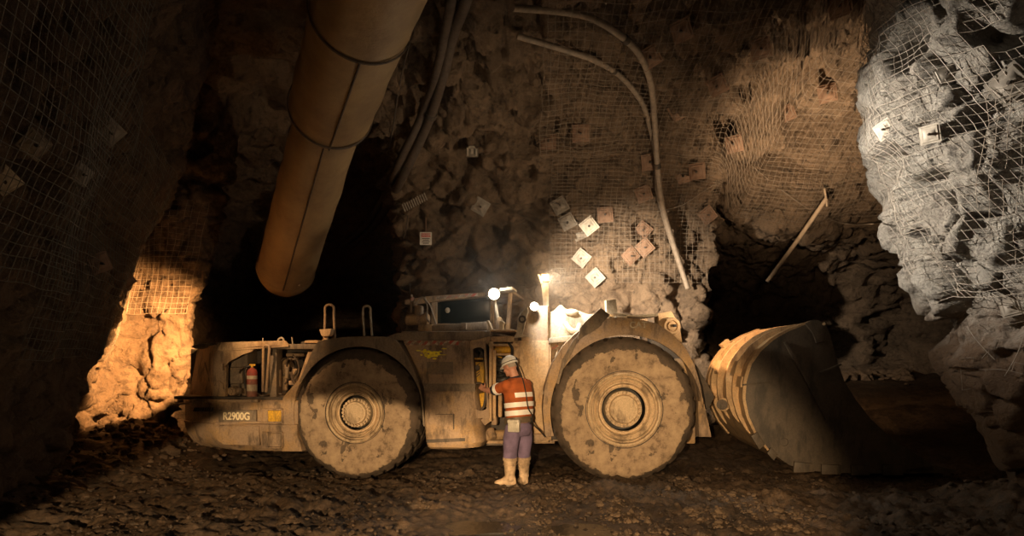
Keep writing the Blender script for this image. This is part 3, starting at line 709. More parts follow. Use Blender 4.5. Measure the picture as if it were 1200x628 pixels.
# recessed mould lines of the counterweight: an upper band and a lower raised panel
mb = MB(); mb.ppx([(252, 499), (303, 499), (304, 522), (262, 521), (254, 516)], RF, -.045, 0, .012); mb.bpx(222, 468, 302, 471.5, RF, -.06, .1, .01); mb.ppx([(250, 498), (306, 496), (306, 493.5), (250, 495)], RF, -.05, 0, .006)
mb.build('moulded_panel', 'paint', counter)
mb = MB(); mb.bpx(256, 480.5, 300, 495.5, RF, -.04, .01, .008); pl = mb.build('name_plate', 'paint_upper', counter)
lt0 = text('R2900G', .155, RF, 277, 488, -.045, 'white_letter', 'lettering', counter, .004); lt0.scale = (.82, 1, 1)
for y0, y1 in ((479, 495.5), (506, 525.5)):
    mb = MB(); x0, x1 = 306, 331
    mb.bpx(x0, y0, x1, y0+1.6, RF, -.05, .02, .006); mb.bpx(x0, y1-1.6, x1, y1, RF, -.05, .02, .006); mb.bpx(x0, y0, x0+1.6, y1, RF, -.05, .02, .006); mb.bpx(x1-1.6, y0, x1, y1, RF, -.05, .02, .006); mb.bpx(x0+1, y0+1, x0+8, y1-1, RF, -.03, .02)
    b_ = mb.build('step_pocket', 'paint', counter)
for y0, y1 in ((481, 494), (508, 523.5)):
    mb = MB(); mb.bpx(314, y0, 329, y1, RF, -.038, .0, .01); mb.build('step_plate', 'yellow' if y0 == 481 else 'paint', counter)
mb = MB()
for k in range(9): mb.ppx([(226+k*2.6, 482), (227.4+k*2.6, 482), (229+k*2.6, 477.5), (227.6+k*2.6, 477.5)], RF, .10-.03*k if False else .2-.028*k, .3)
mb.build('slotted_grille', 'dark_steel', counter)
mb = MB(); mb.tube([RF.at(222, 472, .3), RF.at(212, 473, .35), RF.at(204, 474, .4)], .02, 8); mb.build('corner_rod', 'paint', counter)
# engine bay: side panel, inner wall, sill, roof
ux = U(262)
mb = MB()
z0, z1 = Z(468), Z(404)
mb.loft([[RF.pt(U(219, .5)+.02, .52, z0), RF.pt(U(250, .1, 440), .10, z0), RF.pt(U(263, .03, 440), .05, z0), RF.pt(U(263, .03, 440), .12, z0), RF.pt(U(250, .1, 440), .18, z0), RF.pt(U(219, .5)+.08, .62, z0)],
         [RF.pt(U(223, .5)+.06, .60, z1-.03), RF.pt(U(248, .1, 440), .16, z1), RF.pt(U(263, .03, 440), .10, z1), RF.pt(U(263, .03, 440), .16, z1), RF.pt(U(248, .1, 440), .24, z1), RF.pt(U(223, .5)+.10, .70, z1-.03)]])
sp = mb.build('rear_side_panel', 'paint', L, sharp=.3)
mb = MB(); mb.tube([RF.at(240, 425, .16), RF.at(243.5, 438, .12), RF.at(248, 463, .08)], .008, 6); mb.tube([RF.at(251, 452, .07), RF.at(252, 448, .07), RF.at(257, 447, .05), RF.at(261, 450, .045), RF.at(262, 456, .045)], .01, 6); mb.bpx(258, 426, 261, 434, RF, .03, .09, .004); mb.build('panel_fittings', 'paint', sp)
mb = MB(); mb.box(RF, U(223, .7)+.05, U(376), .62, 2.5, .45, Z(407), .03); eb = mb.build('engine_block_housing', 'dark_steel', L)
mb = MB(); mb.box(RF, U(222, .5)+.05, U(352), .04, .7, Z(469), Z(465), .01); mb.build('bay_sill', 'dark_steel', L)
mb = MB(); mb.ppx([(253, 410), (258, 401), (333, 399), (338, 404.5), (300, 406), (258, 410.5)], RF, .02, .06, .006, 0)
mb.loft([[RF.at(254, 401, .45), RF.at(333, 399, .45), RF.at(338, 404.5, .02), RF.at(258, 410, .02)], [RF.at(254, 402.5, .45), RF.at(333, 400.5, .45), RF.at(338, 406, .02), RF.at(258, 411.5, .02)]]); mb.build('hood_lip', 'paint_orange', L, sharp=.3)
mb = MB(); mb.ppx([(262, 409), (300, 406), (295, 412), (283, 416), (268, 424), (263, 430)], RF, .03, .06, .004); mb.build('gusset', 'paint_orange', L)
mb = MB(); mb.ppx([(222, 406), (236, 402), (254, 401), (254, 406), (230, 409)], RF, .3, 2.5, .01); mb.bpx(300, 403, 376, 409, RF, .05, 2.5, .01); mb.build('rear_hood', 'paint_upper', L)
mb = MB(); mb.bpx(262, 408, 290, 466, RF, .32, .62, .02); mb.bpx(266, 430, 284, 450, RF, .26, .34, .03); mb.build('radiator_case', 'paint_upper', L); mb = MB(); mb.bpx(316, 408, 324, 466, RF, .10, .3, .015); mb.build('bay_divider', 'paint_upper', L)
mb = MB(); c = RF.at(271, 458.5, .12); mb.lathe(c, RF.W, [(.001, -.02), (.03, -.02), (.035, .0), (.06, .0), (.07, .02), (.07, .1)], 24); mb.cyl(RF.at(272, 458.5, .2), RF.at(284, 458, .2), .045, 14, .01); mb.build('filter_canister', 'paint', L)
mb = MB(); mb.cyl(RF.at(325.5, 432, .22), RF.at(325.5, 454, .22), .055, 18, .02); mb.cyl(RF.at(334, 424, .35), RF.at(334, 458, .35), .045, 16, .02); mb.lathe(RF.at(331, 428, .3), RF.W, [(.001, 0), (.06, 0), (.1, .02), (.1, .12), (.001, .13)], 20); mb.build('cylinders', 'paint', L)
mb = MB()
for pts, r in (([(281, 466), (281, 440), (283, 432), (288, 430), (293, 429)], .016), ([(289, 466), (288, 445), (289, 436), (292, 431), (297, 430)], .013), ([(322, 460), (330, 462), (338, 460), (346, 452)], .02), ([(340, 420), (344, 430), (342, 442), (347, 452)], .02), ([(328, 424), (334, 420), (345, 421), (352, 418)], .018), ([(332, 440), (338, 436), (344, 440), (348, 434)], .018), ([(338, 418), (336, 428), (340, 440), (334, 450)], .014), ([(343, 416), (349, 424), (350, 436), (344, 448)], .014), ([(300, 463), (308, 464), (318, 462), (330, 463)], .016)):
    mb.tube(crom([RF.at(x, y, .16+.14*random.random()) for x, y in pts], 5), r, 8)
mb.build('engine_hoses', 'muddy_rubber', L)
for x0, y0, x1, y1 in ((335, 414, 356, 417.5), (343, 432, 348, 447), (322, 461, 333, 465), (338, 446, 345, 451)): mb = MB(); mb.bpx(x0, y0, x1, y1, RF, .2, .3, .01); mb.build('engine_bracket', 'paint', L)
mb = MB(); mb.cyl(RF.at(337, 430, .25), RF.at(336, 444, .25), .03, 12, .01); mb.build('engine_filter', 'paint_upper', L)
mb = MB(); mb.ppx([(349, 446), (364, 403), (369, 403), (355, 447), (351, 450)], RF, .1, .14, .006); mb.build('brace', 'paint_orange', L)
mb = MB(); mb.tube(crom([RF.at(308, 459, .04), RF.at(308.5, 420, -.02), RF.at(309, 407, -.03), RF.at(312, 404.5, -.03), RF.at(315.5, 407, -.03), RF.at(315, 420, -.02), RF.at(312, 459, .04)], 6), .02, 8); mb.build('grab_rail', 'paint', L)
mb = MB(); mb.tube(crom([RF.at(325, 402, .4), RF.at(327, 397, .4), RF.at(331, 396, .4), RF.at(333, 400, .4)], 5), .014, 8); mb.build('hood_hook', 'paint_pale', L)
for q in ((308, 404, 308, 396), (343, 403, 342, 395)): mb = MB(); mb.cyl(RF.at(q[0], q[1], .4), RF.at(q[2], q[3], .4), .008, 8); mb.build('hood_pin', 'paint_pale', L)
# --- rear fender
oi = [(351, 447), (353, 441), (362, 420), (371, 401), (378, 398.5), (400, 395), (430, 394), (452, 394.5), (465, 399), (476, 415), (488, 440), (495, 465), (498, 500)]
def resample(pts, n):
    d = [0]
    for a, b_ in zip(pts, pts[1:]): d.append(d[-1]+math.dist(a, b_))
    out = []
    for i in range(n): s_ = d[-1]*i/(n-1); out.append((interp(d, [p[0] for p in pts], s_), interp(d, [p[1] for p in pts], s_)))
    return out
n = 40; ou = resample(oi, n); inn = arc(420, 486, 76, 80, 153, -8, n-1)
mb = MB(); mb.band([RF.uz(x, y, -.06) for x, y in ou], [RF.uz(x, y, -.06) for x, y in inn], RF, -.06, -.02)
inn2 = [(x+(420-x)*.0, y) for x, y in ou]; ou2 = [(420+(x-420)*.965, 486+(y-486)*.965) for x, y in ou]
mb.band([RF.uz(x, y, -.06) for x, y in ou], [RF.uz(x, y, -.06) for x, y in ou2], RF, -.02, .95); mb.build('rear_fender', 'paint_upper', L, sharp=.4)
mb = MB(); mb.bpx(352, 400, 470, 409, RF, .3, 2.7, .02); mb.bpx(352, 409, 480, 520, RF, .95, 1.9, .02); mb.build('rear_chassis', 'dark_steel', L)
for xs_, ys_, mt in (((380, 381, 383, 388, 391, 392.5), 357, 'paint'), ((427, 425.5, 427, 432, 434, 436), 358.5, 'paint_pale')):
    mb = MB(); yb = 398 if mt == 'paint' else 393.5
    mb.tube(crom([RF.at(xs_[0], yb, .5), RF.at(xs_[1], ys_+14, .5), RF.at(xs_[1]+.2, ys_+3, .5), RF.at((xs_[1]+xs_[4])/2, ys_, .5), RF.at(xs_[4], ys_+3, .5), RF.at(xs_[4]+.3, ys_+14, .5), RF.at(xs_[5], yb, .5)], 6), .019, 8); mb.build('deck_handrail', mt, L)
mb = MB(); mb.ppx([(374, 386), (388, 385), (386.5, 392), (384, 394), (377, 394), (375.5, 391)], RF, .35, .5, .01); mb.cyl(RF.at(382, 394, .42), RF.at(382.5, 400, .42), .03, 10); mb.cyl(RF.at(378, 400, .42), RF.at(388, 400, .42), .03, 10); mb.build('rear_work_lamp', 'paint_orange', L)
mb = MB(); mb.ppx([(356, 402), (357, 399), (371, 398.5), (374, 402)], RF, .25, .6, .01); mb.build('deck_cap', 'paint_orange', L)
# --- middle side module (tank/steps) of the rear half
def rowpx(py, xl, xr, w, wr):   # section ring at a height
    z = RF.uz(530, py, 0)[1]; c_ = RF.uz(xr, py, 0)[0]; l_ = RF.uz(xl, py, 0)[0]; r_ = .16
    pts = [(l_, w+.02), (l_+.03, w)] + [(c_-r_+r_*math.sin(a), w+wr*(1-math.cos(a))*1.0) for a in [R(x) for x in (0, 20, 40, 60, 80, 90)]] + [(c_, 1.0), (l_, 1.0)]
    return [RF.pt(u, ww, z) for u, ww in pts]
mb = MB(); mb.loft([rowpx(y, a, b_, w, wr) for y, a, b_, w, wr in ((527, 503, 548, .06, .22), (524.5, 501, 562, .01, .3), (518, 500, 566, -.03, .3), (500, 499, 564, -.05, .26), (480, 498.5, 561, -.045, .22), (462, 497.5, 558, -.03, .16), (457, 497, 557, .0, .14), (450, 494.5, 556, .0, .12), (430, 486, 554, .03, .1), (400, 470.5, 552, .07, .1), (391, 467, 551, .085, .1))]); sm = mb.build('side_tank', 'paint', L, sharp=.42)
def wsf(py): return interp([391, 400, 430, 450, 458, 480, 518], [.085, .07, .03, 0, -.03, -.045, -.03], py)
def plate_on(mb, x0, y0, x1, y1, t=.012, bev=.006):
    a, b_ = wsf(y0), wsf(y1); q = []
    for d in (-t, .01):
        q.append([RF.at(x0, y0, a+d), RF.at(x1, y0, a+d), RF.at(x1, y1, b_+d), RF.at(x0, y1, b_+d)])
    mb.loft(q)
mb = MB(); plate_on(mb, 500, 424, 531, 438.5); mb.build('access_plate', 'paint_upper', sm)
mb = MB(); plate_on(mb, 509, 486, 530, 502.5, .02); mb.build('access_plate', 'paint', sm)
mb = MB(); plate_on(mb, 510, 485.2, 530.5, 485.8, .03); mb.bpx(531, 485, 531.8, 503, RF, -.075, -.04); mb.build('plate_seam', 'dark_steel', sm)
mb = MB(); plate_on(mb, 497, 449.5, 557, 458.5, .03); mb.build('seam_bar', 'paint_upper', sm)
mb = MB(); plate_on(mb, 474, 399, 546, 404.5, .008); mb.build('hazard_strip', 'hazard', sm)
mb = MB(); random.seed(3)
for k in range(46):
    cx = random.gauss(505, 8); cy = 415-(cx-500)*.05+random.gauss(0, 2.3)
    if not (484 < cx < 523 and 407 < cy < 422): continue
    a = random.uniform(1.2, 4.2); b_ = random.uniform(.5, 1.3); m_ = []
    for i in range(9): t_ = 2*PI*i/9; q = random.uniform(.6, 1.2); m_.append((cx+a*q*math.cos(t_), cy+b_*q*math.sin(t_)))
    w_ = wsf(cy); mb.ppx(m_, RF, w_-.012, w_+.01)
mb.build('yellow_paint_splash', 'yellow_splash', sm)
mb = MB(); mb.ppx([(500, 519), (545, 517), (545, 513), (500, 515)], RF, -.036, -.02); mb.build('weld_bead', 'dark_steel', sm); random.seed(5)
# deck above
mb = MB(); mb.ppx([(452, 395.5), (463, 390.5), (515, 388.5), (574, 387.5), (574, 394), (556, 398.5), (466, 399)], RF, .04, .5, .012); mb.bpx(470, 388, 575, 392, RF, .3, 2.8, .02); mb.build('deck_beam', 'paint_upper', L)
mb = MB(); mb.ppx([(505, 381), (571, 376.5), (571, 387), (505, 388.5)], RF, .5, 1.6, .02); mb.bpx(540, 378, 546, 386, RF, .42, .5, .01); mb.build('deck_locker', 'paint_upper', L)
# canister, valve and hoses on deck
dg_ = .55
mb = MB(); mb.cyl(RF.at(476, 375, dg_), RF.at(503, 374, dg_), .083, 24, .02); mb.cyl(RF.at(499, 374, dg_), RF.at(501, 374, dg_), .10, 24); mb.bpx(490, 380, 506, 388, RF, .5, .8, .01); mb.build('air_receiver', 'paint', L)
mb = MB(); mb.cyl(RF.at(491, 371, dg_), RF.at(491, 358, dg_), .07, 18, .02); mb.ball(RF.at(486, 356, dg_), .04, .04, .05, seg=12, rings=8); mb.cyl(RF.at(482, 366, dg_), RF.at(482, 345, dg_), .02, 8); mb.cyl(RF.at(477, 388, dg_), RF.at(478, 372, dg_), .012, 8); mb.cyl(RF.at(473, 391, dg_), RF.at(482, 390.5, dg_), .014, 8); mb.build('valve', 'paint_upper', L)
mb = MB()
for pts in ([(497, 350), (504, 358), (508, 370), (511, 380)], [(498, 350), (501, 360), (500, 372), (504, 378)], [(487, 357), (493, 349), (499, 349)]): mb.tube(crom([RF.at(x, y, dg_-.08) for x, y in pts], 6), .014, 8)
mb.build('air_hoses', 'hose_grey', L)
mb = MB(); mb.cyl(RF.at(482, 352, dg_), RF.at(483, 348, dg_), .03, 12); mb.build('red_cap', 'red_paint', L)
# operator canopy / cab behind the deck
cw0 = 1.0
mb = MB(); mb.ppx([(474, 357), (474, 351), (500, 347), (580, 341), (600, 339), (600, 342.5), (580, 346.5), (520, 352), (488, 357)], RF, cw0-.05, 2.5, .02); mb.build('canopy_roof', 'paint', L)
mb = MB(); mb.ppx([(511, 350.6), (560, 346.8), (560, 343.6), (511, 347.2)], RF, cw0-.062, cw0-.03); mb.build('canopy_hazard_strip', 'hazard', L)
mb = MB(); mb.ppx([(510, 352), (574, 348), (574, 379), (510, 382)], RF, cw0+.1, 2.4, .02); mb.build('cab_window', 'glass_dark', L)
mb = MB(); mb.ppx([(505, 352), (511, 351.5), (511, 388), (505, 388)], RF, cw0, 1.2, .01); mb.ppx([(596, 340), (600, 339.5), (597, 388), (592, 388)], RF, cw0, 1.1, .01); mb.ppx([(575, 348), (578, 347.8), (578, 388), (574, 388)], RF, cw0, 1.1, .01); mb.bpx(510, 379, 576, 384, RF, cw0, 2.4, .01)
mb.build('cab_pillars', 'paint', L)
mb = MB(); mb.ball(RF.at(524.5, 363.5, cw0+.08), .04, .02, .045, seg=12, rings=8); mb.build('round_mirror', 'paint_pale', L)
mb = MB(); mb.cyl(RF.at(481, 352, .8), RF.at(480, 331, .8), .006, 6); mb.build('antenna', 'dark_steel', L)
# deck bits right
mb = MB(); mb.ppx([(570, 376), (572, 375), (577, 386), (574, 387.5)], RF, .2, .3, .006); mb.build('deck_bracket', 'paint_pale', L); mb = MB(); mb.ppx([(585, 387), (585, 376), (588, 375.5), (591, 378), (589, 380), (589, 387)], RF, .2, .35, .006); mb.build('deck_bracket', 'paint_pale', L)
mb = MB(); mb.ppx([(581, 388), (581, 376), (583, 371.5), (586, 371), (589, 375), (589, 388)], RF, .6, .7, .01); mb.build('seat_back', 'paint', L)
mb = MB(); mb.bpx(573, 386, 604, 388.5, RF, .1, 1.2, .01); mb.build('walkway_edge', 'paint_orange', L)
# --- articulation bay
mb = MB()   # slotted upright plate with rounded opening
so = [(551, 404), (573, 403), (573, 470), (572, 486), (564, 494), (557, 494), (551, 470)]
def slot(x0, x1, y0, y1, sk, n):
    r_ = (x1-x0)/2.2; pts = []
    for i in range(n):
        a = -2*PI*i/n+PI/2*3; cx = (x0+x1)/2; cy = y0+r_ if math.sin(a) > 0 else y1-r_
        yy = cy-r_*math.sin(a); pts.append(((x0+x1)/2+(x1-x0)/2*max(-1, min(1, 1.25*math.cos(a)))+sk*(yy-y0), yy))
    return pts
inner = slot(554, 567, 407, 481, .045, 48)
cxx, cyy = 563, 445
outer = []
for x, y in inner:
    a = math.atan2(y-cyy, x-cxx); dx, dy = math.cos(a), math.sin(a); t_ = min((12/abs(dx)) if dx else 1e9, (45/abs(dy)) if dy else 1e9); outer.append((cxx+dx*t_, cyy+dy*t_))
outer.append(outer[0]); inner.append(inner[0])
mb.band([RF.uz(x, y, .02) for x, y in outer], [RF.uz(x, y, .02) for x, y in inner], RF, .02, .12); mb.build('slotted_bay_plate', 'paint', L, sharp=.4)
mb = MB(); mb.ppx([(552, 404), (573, 403), (573, 388), (552, 390)], RF, .05, .3, .01); mb.bpx(573, 400, 576, 494, RF, .04, .25, .01); mb.build('bay_post', 'paint_orange', L)
mb = MB(); mb.bpx(577, 410, 581, 490, RF, .16, .26, .01); mb.bpx(583.5, 455, 588, 489, RF, .12, .25, .02); mb.build('bay_post', 'paint_orange', L)
mb = MB(); mb.bpx(548, 404, 604, 522, RF, .78, .9, .01); mb.build('bay_back_plate', 'dark_steel', L)
mb = MB(); mb.ppx([(554, 424), (567, 424), (567, 449), (556, 450)], RF, .22, .5, .02); mb.ppx([(561, 461), (570, 459), (569, 478), (562, 479)], RF, .22, .5, .03); mb.bpx(555, 419, 566, 421.5, RF, .18, .3, .006)
mb.build('yellow_valve_block', 'yellow', L)
mb = MB()
for k in range(5): mb.ppx([(557, 443-k*3.2), (562, 439-k*3.2), (562, 437.8-k*3.2), (557, 441.8-k*3.2)], RF, .20, .23)
mb.build('block_stripes', 'black_rubber', L)
mb = MB(); mb.cyl(RF.at(559, 431, .16), RF.at(559, 431, .3), .04, 14, .01); mb.tube(crom([RF.at(556, 450, .15), RF.at(562, 449, .12), RF.at(567, 453, .12), RF.at(569, 462, .15), RF.at(567, 476, .15), RF.at(562, 481, .15)], 6), .018, 8); mb.tube(crom([RF.at(556, 412, .3), RF.at(560, 408, .3), RF.at(565, 413, .3), RF.at(563, 421, .3)], 6), .03, 8); mb.build('valve_fittings', 'dark_steel', L)
# upper bay: yellow cylinder ends and black hoses
mb = MB(); mb.cyl(RF.at(579, 410, .3), RF.at(600, 409, .3), .055, 18, .03); mb.bpx(577, 417.5, 588, 425, RF, .35, .5, .02); mb.build('steering_cylinder', 'yellow', L)
mb = MB(); mb.bpx(574, 414, 601, 416.5, RF, .2, .5, .006); mb.bpx(572, 402.5, 606, 405.5, RF, .1, .6, .01); mb.bpx(573, 394, 602, 401, RF, .25, .7, .02); mb.build('bay_cross_rail', 'paint_orange', L)
mb = MB()
for k in range(7):
    y = 420+k*4.5; mb.tube(crom([RF.at(575, y+3, .5), RF.at(581, y+random.uniform(-3, 3), .36), RF.at(588, y+random.uniform(-1, 4), .3), RF.at(596, y+2, .4), RF.at(603, y-3, .55)], 6), .034, 10)
mb.tube(crom([RF.at(576, 444, .3), RF.at(584, 446, .22), RF.at(592, 444, .22), RF.at(600, 440, .3)], 6), .05, 12)
for k in range(3): mb.tube(crom([RF.at(590+k*3, 455, .5), RF.at(589+k*3, 470, .42), RF.at(592+k*3, 486, .5)], 6), .03, 8)
mb.tube(crom([RF.at(600, 427, .12), RF.at(604, 428, .08), RF.at(606, 433, .08), RF.at(604, 438, .12)], 6), .014, 8)
mb.tube(crom([RF.at(596, 402, .1), RF.at(600, 408, .05), RF.at(600, 416, .1)], 5), .02, 8)
mb.build('hydraulic_hoses', 'black_rubber', L)
mb = MB(); mb.bpx(601, 399, 643, 518, RF, .25, .32, .012); mb.bpx(643, 404, 646, 515, RF, .1, .32, .01); mb.build('hitch_plate', 'paint_orange', L)
mb = MB(); mb.ppx([(606, 388), (607, 372), (611, 366), (618, 360), (619, 364), (612, 392), (620, 394), (602, 396), (604, 392)], RF, .18, .24, .006); mb.build('ear_plate', 'paint_pale', L)
mb = MB(); mb.lathe(RF.at(612, 374, .17), RF.W, [(.028, 0), (.055, 0), (.055, .04), (.028, .04)], 24); mb.build('ear_eye', 'dark_steel', L)
mb = MB(); mb.ppx([(611, 392), (619, 358), (642, 358), (642, 402), (611, 402)], RF, .3, .7, .01); mb.build('front_tower_plate', 'paint', L)
mb = MB(); mb.cyl(RF.at(563, 511, .35), RF.at(640, 507, .35), .075, 20, .02); mb.cyl(RF.at(574, 503, .25), RF.at(578, 514, .15), .06, 16, .02); mb.ppx([(563, 492), (570, 487), (577, 484), (577, 492), (568, 499)], RF, .1, .4, .015); mb.bpx(576, 488, 582, 498, RF, .2, .35, .01)
mb.build('steering_ram', 'paint', L)
mb = MB(); mb.bpx(565, 506, 650, 520, RF, .55, 1.6, .02); mb.ppx([(618, 518), (646, 516), (650, 509), (618, 508)], RF, .2, .6, .01); mb.build('hitch_frame', 'paint', L)
mb = MB(); mb.cyl(FF.at(652, 434, .3), FF.at(652, 434, .6), .11, 24, .02); mb.build('hitch_hose_reel', 'black_rubber', L)
# --- front half
mb = MB(); mb.ppx([(643, 400), (664, 398), (700, 400), (700, 515), (648, 517)], FF, .35, .9, .02); mb.bpx(660, 420, 815, 520, FF, 1.0, 1.9, .02); mb.build('front_chassis', 'paint', L)
mb = MB(); mb.ppx([(644, 396), (678, 392), (682, 399), (644, 402)], FF, .15, .8, .01); mb.build('front_step', 'paint_pale', L)
mb = MB(); mb.ppx([(645, 405), (666, 404), (664, 409), (645, 410)], FF, .28, .35); mb.build('front_hazard_strip', 'hazard', L)
mb = MB(); mb.tube([FF.at(654, 409, .2), FF.at(644, 440, .2), FF.at(636, 462, .1)], .01, 6); mb.build('stay_rod', 'paint_pale', L)
mb = MB(); mb.ppx([(646, 515), (645, 475), (650, 460), (660, 516)], FF, .2, .5, .01); mb.build('lower_mudguard', 'dark_steel', L)
# boom knuckle, the strong lamplight put into its pale paint
mb = MB(); mb.ppx([(626, 367), (630, 365.5), (648, 365), (655, 357.5), (660, 356.5), (662, 362), (668, 362), (679, 364), (690, 368), (700, 367), (703, 380), (680, 392), (660, 396), (652, 402), (634, 401), (628, 385)], FF, .55, 1.15, .05); bk = mb.build('boom_tower', 'paint_pale', L)
mb = MB(); mb.lathe(FF.at(634, 377, .48), FF.W, [(.001, -.03), (.035, -.03), (.04, .0), (.065, .0), (.07, .02), (.075, .1)], 32); mb.build('pivot_boss', 'paint_pale', bk)
mb = MB(); mb.ball(FF.at(670, 366, .52), .10, .06, .05, seg=16, rings=8); mb.tube(crom([FF.at(662, 378, .5), FF.at(668, 386, .47), FF.at(676, 388, .47), FF.at(680, 380, .5)], 6), .04, 10); mb.build('boom_casting', 'paint_pale', bk)
# front fender: side band plus wide curved sheet
fo = [(639, 512), (636, 480), (638, 455), (646, 428), (660, 405), (672, 393), (683, 384), (700, 375), (722, 371.5), (745, 373), (770, 379), (788, 391), (803, 407), (814, 428), (821, 452), (824, 470)]
n = 60; fo_ = resample(fo, n); fi_ = arc(734, 483, 89, 90.5, 198, 4, n-1)
mb = MB(); mb.band([FF.uz(x, y, -.04) for x, y in fo_], [FF.uz(x, y, -.04) for x, y in fi_], FF, -.04, 0)
fo2 = [(734+(x-734)*.97, 483+(y-483)*.97) for x, y in fo_]
mb.band([FF.uz(x, y, -.04) for x, y in fo_], [FF.uz(x, y, -.04) for x, y in fo2], FF, 0, .35)
ff_ = mb.build('front_fender', 'paint', L, sharp=.4)
text('CAT', .12, FF, 748, 381, -.045, 'paint_pale', 'lettering', ff_, .003)
mb = MB(); mb.ppx([(676, 402), (680, 384), (686, 377), (704, 360.5), (715, 369), (706, 378), (705, 381), (697, 387), (686, 393), (679, 398)], FF, -.12, -.07, .006); mb.build('mud_flap_plate', 'paint_upper', L)
mb = MB(); mb.ppx([(679, 392), (672, 410), (660, 432), (655, 450), (652, 449), (660, 420), (672, 398)], FF, -.1, -.05, .004); mb.build('flap_strap', 'paint_upper', L)
mb = MB(); mb.ppx([(710, 351.5), (722, 350.5), (724, 367), (711, 367)], FF, .15, .3, .01); mb.build('lamp_box', 'paint_pale', L)
mb = MB(); mb.ppx([(712, 367), (722, 366), (744, 369.5), (771, 367), (772, 370), (756, 371.5), (720, 370)], FF, .1, .6, .008); mb.bpx(722, 368, 735, 375, FF, .1, .5, .01); mb.build('fender_top_rail', 'paint_pale', L)
mb = MB(); mb.ppx([(771, 367), (787, 364.5), (792, 373), (797, 385), (800, 402), (790, 396), (773, 384)], FF, .3, .6, .012); be = mb.build('boom_end_bracket', 'paint_orange', L)
mb = MB(); mb.lathe(FF.at(788, 382, .22), FF.W, [(.001, .0), (.06, .0), (.065, .03), (.075, .03), (.08, .012), (.11, .012), (.12, .03), (.12, .08)], 32); mb.build('pivot_boss', 'paint_orange', be)
mb = MB(); mb.bpx(789, 380, 793, 383, FF, .19, .23, .004); mb.build('grease_slot', 'black_rubber', be)
# boom arms reaching down to the bucket
for w0 in (1.35, 1.95):
    mb = MB(); mb.ppx([(771, 368), (792, 366), (808, 395), (834, 430), (856, 468), (848, 484), (826, 480), (800, 440), (775, 410)], FF, w0, w0+.22, .02, .6); mb.build('lift_arm', 'dark_steel', L)
mb = MB(); mb.cyl(FF.at(776, 384, .6), FF.at(776, 384, 2.3), .07, 20); mb.cyl(FF.at(846, 474, 1.0), FF.at(846, 474, 2.1), .08, 20); mb.build('cross_pin', 'dark_steel', L)
mb = MB(); mb.ppx([(819, 512), (818, 470), (824, 466), (834, 512)], FF, .55, .75, .01); mb.build('bumper_stop', 'paint', L)
mb = MB(); mb.ppx([(800, 515), (806, 440), (818, 440), (826, 470), (828, 510)], FF, 1.2, 2.2, .02); mb.build('nose_frame', 'dark_steel', L)
# --- bucket
bx = [(966, 377), (971, 386), (975, 400), (982, 425), (990, 447), (1003, 468), (1020, 490), (1042, 511), (1068, 529), (1092, 543)]
bk_out = [(945, 379), (925, 387), (907, 397), (892, 410), (880, 427), (874, 447), (873, 468), (877, 488), (887, 510), (903, 530), (925, 545), (945, 551)]
bot = [(975, 554), (1020, 555), (1060, 554), (1096, 552)]
side = bx + bot[::-1] + bk_out[::-1] + [(958, 377)]
BW = 2.75
mb = MB(); mb.ppx(side, BF, 0, .045, .008); bs = mb.build('bucket_side', 'bucket_steel', L)
mb = MB(); mb.prism([BF.uz(x, y, 0) for x, y in side], BF, BW-.045, BW, .008); mb.build('bucket_side', 'bucket_steel', L)
# curved back shell + floor: band between outer curve and inset curve
cur = [(966, 377), (956, 376)] + bk_out + bot
cs = resample(cur, 70); ctr = (1000, 470)
ins = []
for i, (x, y) in enumerate(cs):
    a = cs[max(0, i-1)]; b_ = cs[min(69, i+1)]; tx, ty = b_[0]-a[0], b_[1]-a[1]; l_ = math.hypot(tx, ty); nx_, ny_ = ty/l_, -tx/l_
    if nx_*(ctr[0]-x)+ny_*(ctr[1]-y) < 0: nx_, ny_ = -nx_, -ny_
    ins.append((x+nx_*3.2, y+ny_*3.2))
mb = MB(); mb.band([BF.uz(x, y, 0) for x, y in cs], [BF.uz(x, y, 0) for x, y in ins], BF, .02, BW-.02); mb.build('bucket_shell', 'paint_orange', L, sharp=.5)
def back_rib(w0, w1, i0, i1, h, name='bucket_rib', mat='paint_orange', outs=None):
    o_, n_ = [], []
    for i in range(i0, i1+1):
        x, y = cs[i]; ix, iy = ins[i]; f_ = -(h if not callable(h) else h((i-i0)/(i1-i0)))/3.2; o_.append((x+(ix-x)*f_, y+(iy-y)*f_)); n_.append((x+(ix-x)*.3, y+(iy-y)*.3))
    mb = MB(); mb.band([BF.uz(x, y, 0) for x, y in o_], [BF.uz(x, y, 0) for x, y in n_], BF, w0, w1); return mb.build(name, mat, L, sharp=.4)
back_rib(0, .05, 2, 36, lambda t: 1.5+1.5*math.sin(PI*t)); back_rib(.40, .46, 4, 32, lambda t: 1+7*math.sin(PI*t)**.7); back_rib(.80, .86, 4, 30, lambda t: 1+8*math.sin(PI*t)**.7)
back_rib(1.45, 1.51, 4, 30, lambda t: 1+8*math.sin(PI*t)**.7); back_rib(1.95, 2.01, 4, 32, lambda t: 1+7*math.sin(PI*t)**.7); back_rib(2.55, 2.75, 3, 36, 2.2)
back_rib(.46, .80, 17, 20, 6, 'rib_crossplate'); back_rib(1.51, 1.95, 17, 20, 6, 'rib_crossplate'); back_rib(.1, .36, 20, 22, 4, 'rib_crossplate'); back_rib(2.45, 2.7, 11, 13, 9, 'bucket_stop_block')
mb = MB(); mb.cyl(BF.at(935, 384, .5), BF.at(935, 384, .62), .05, 16, .01); mb.build('bucket_pin', 'paint_orange', L); mb = MB(); mb.cyl(BF.at(848, 474, .9), BF.at(848, 474, 2.0), .1, 20); mb.build('bucket_pin', 'paint_orange', L)
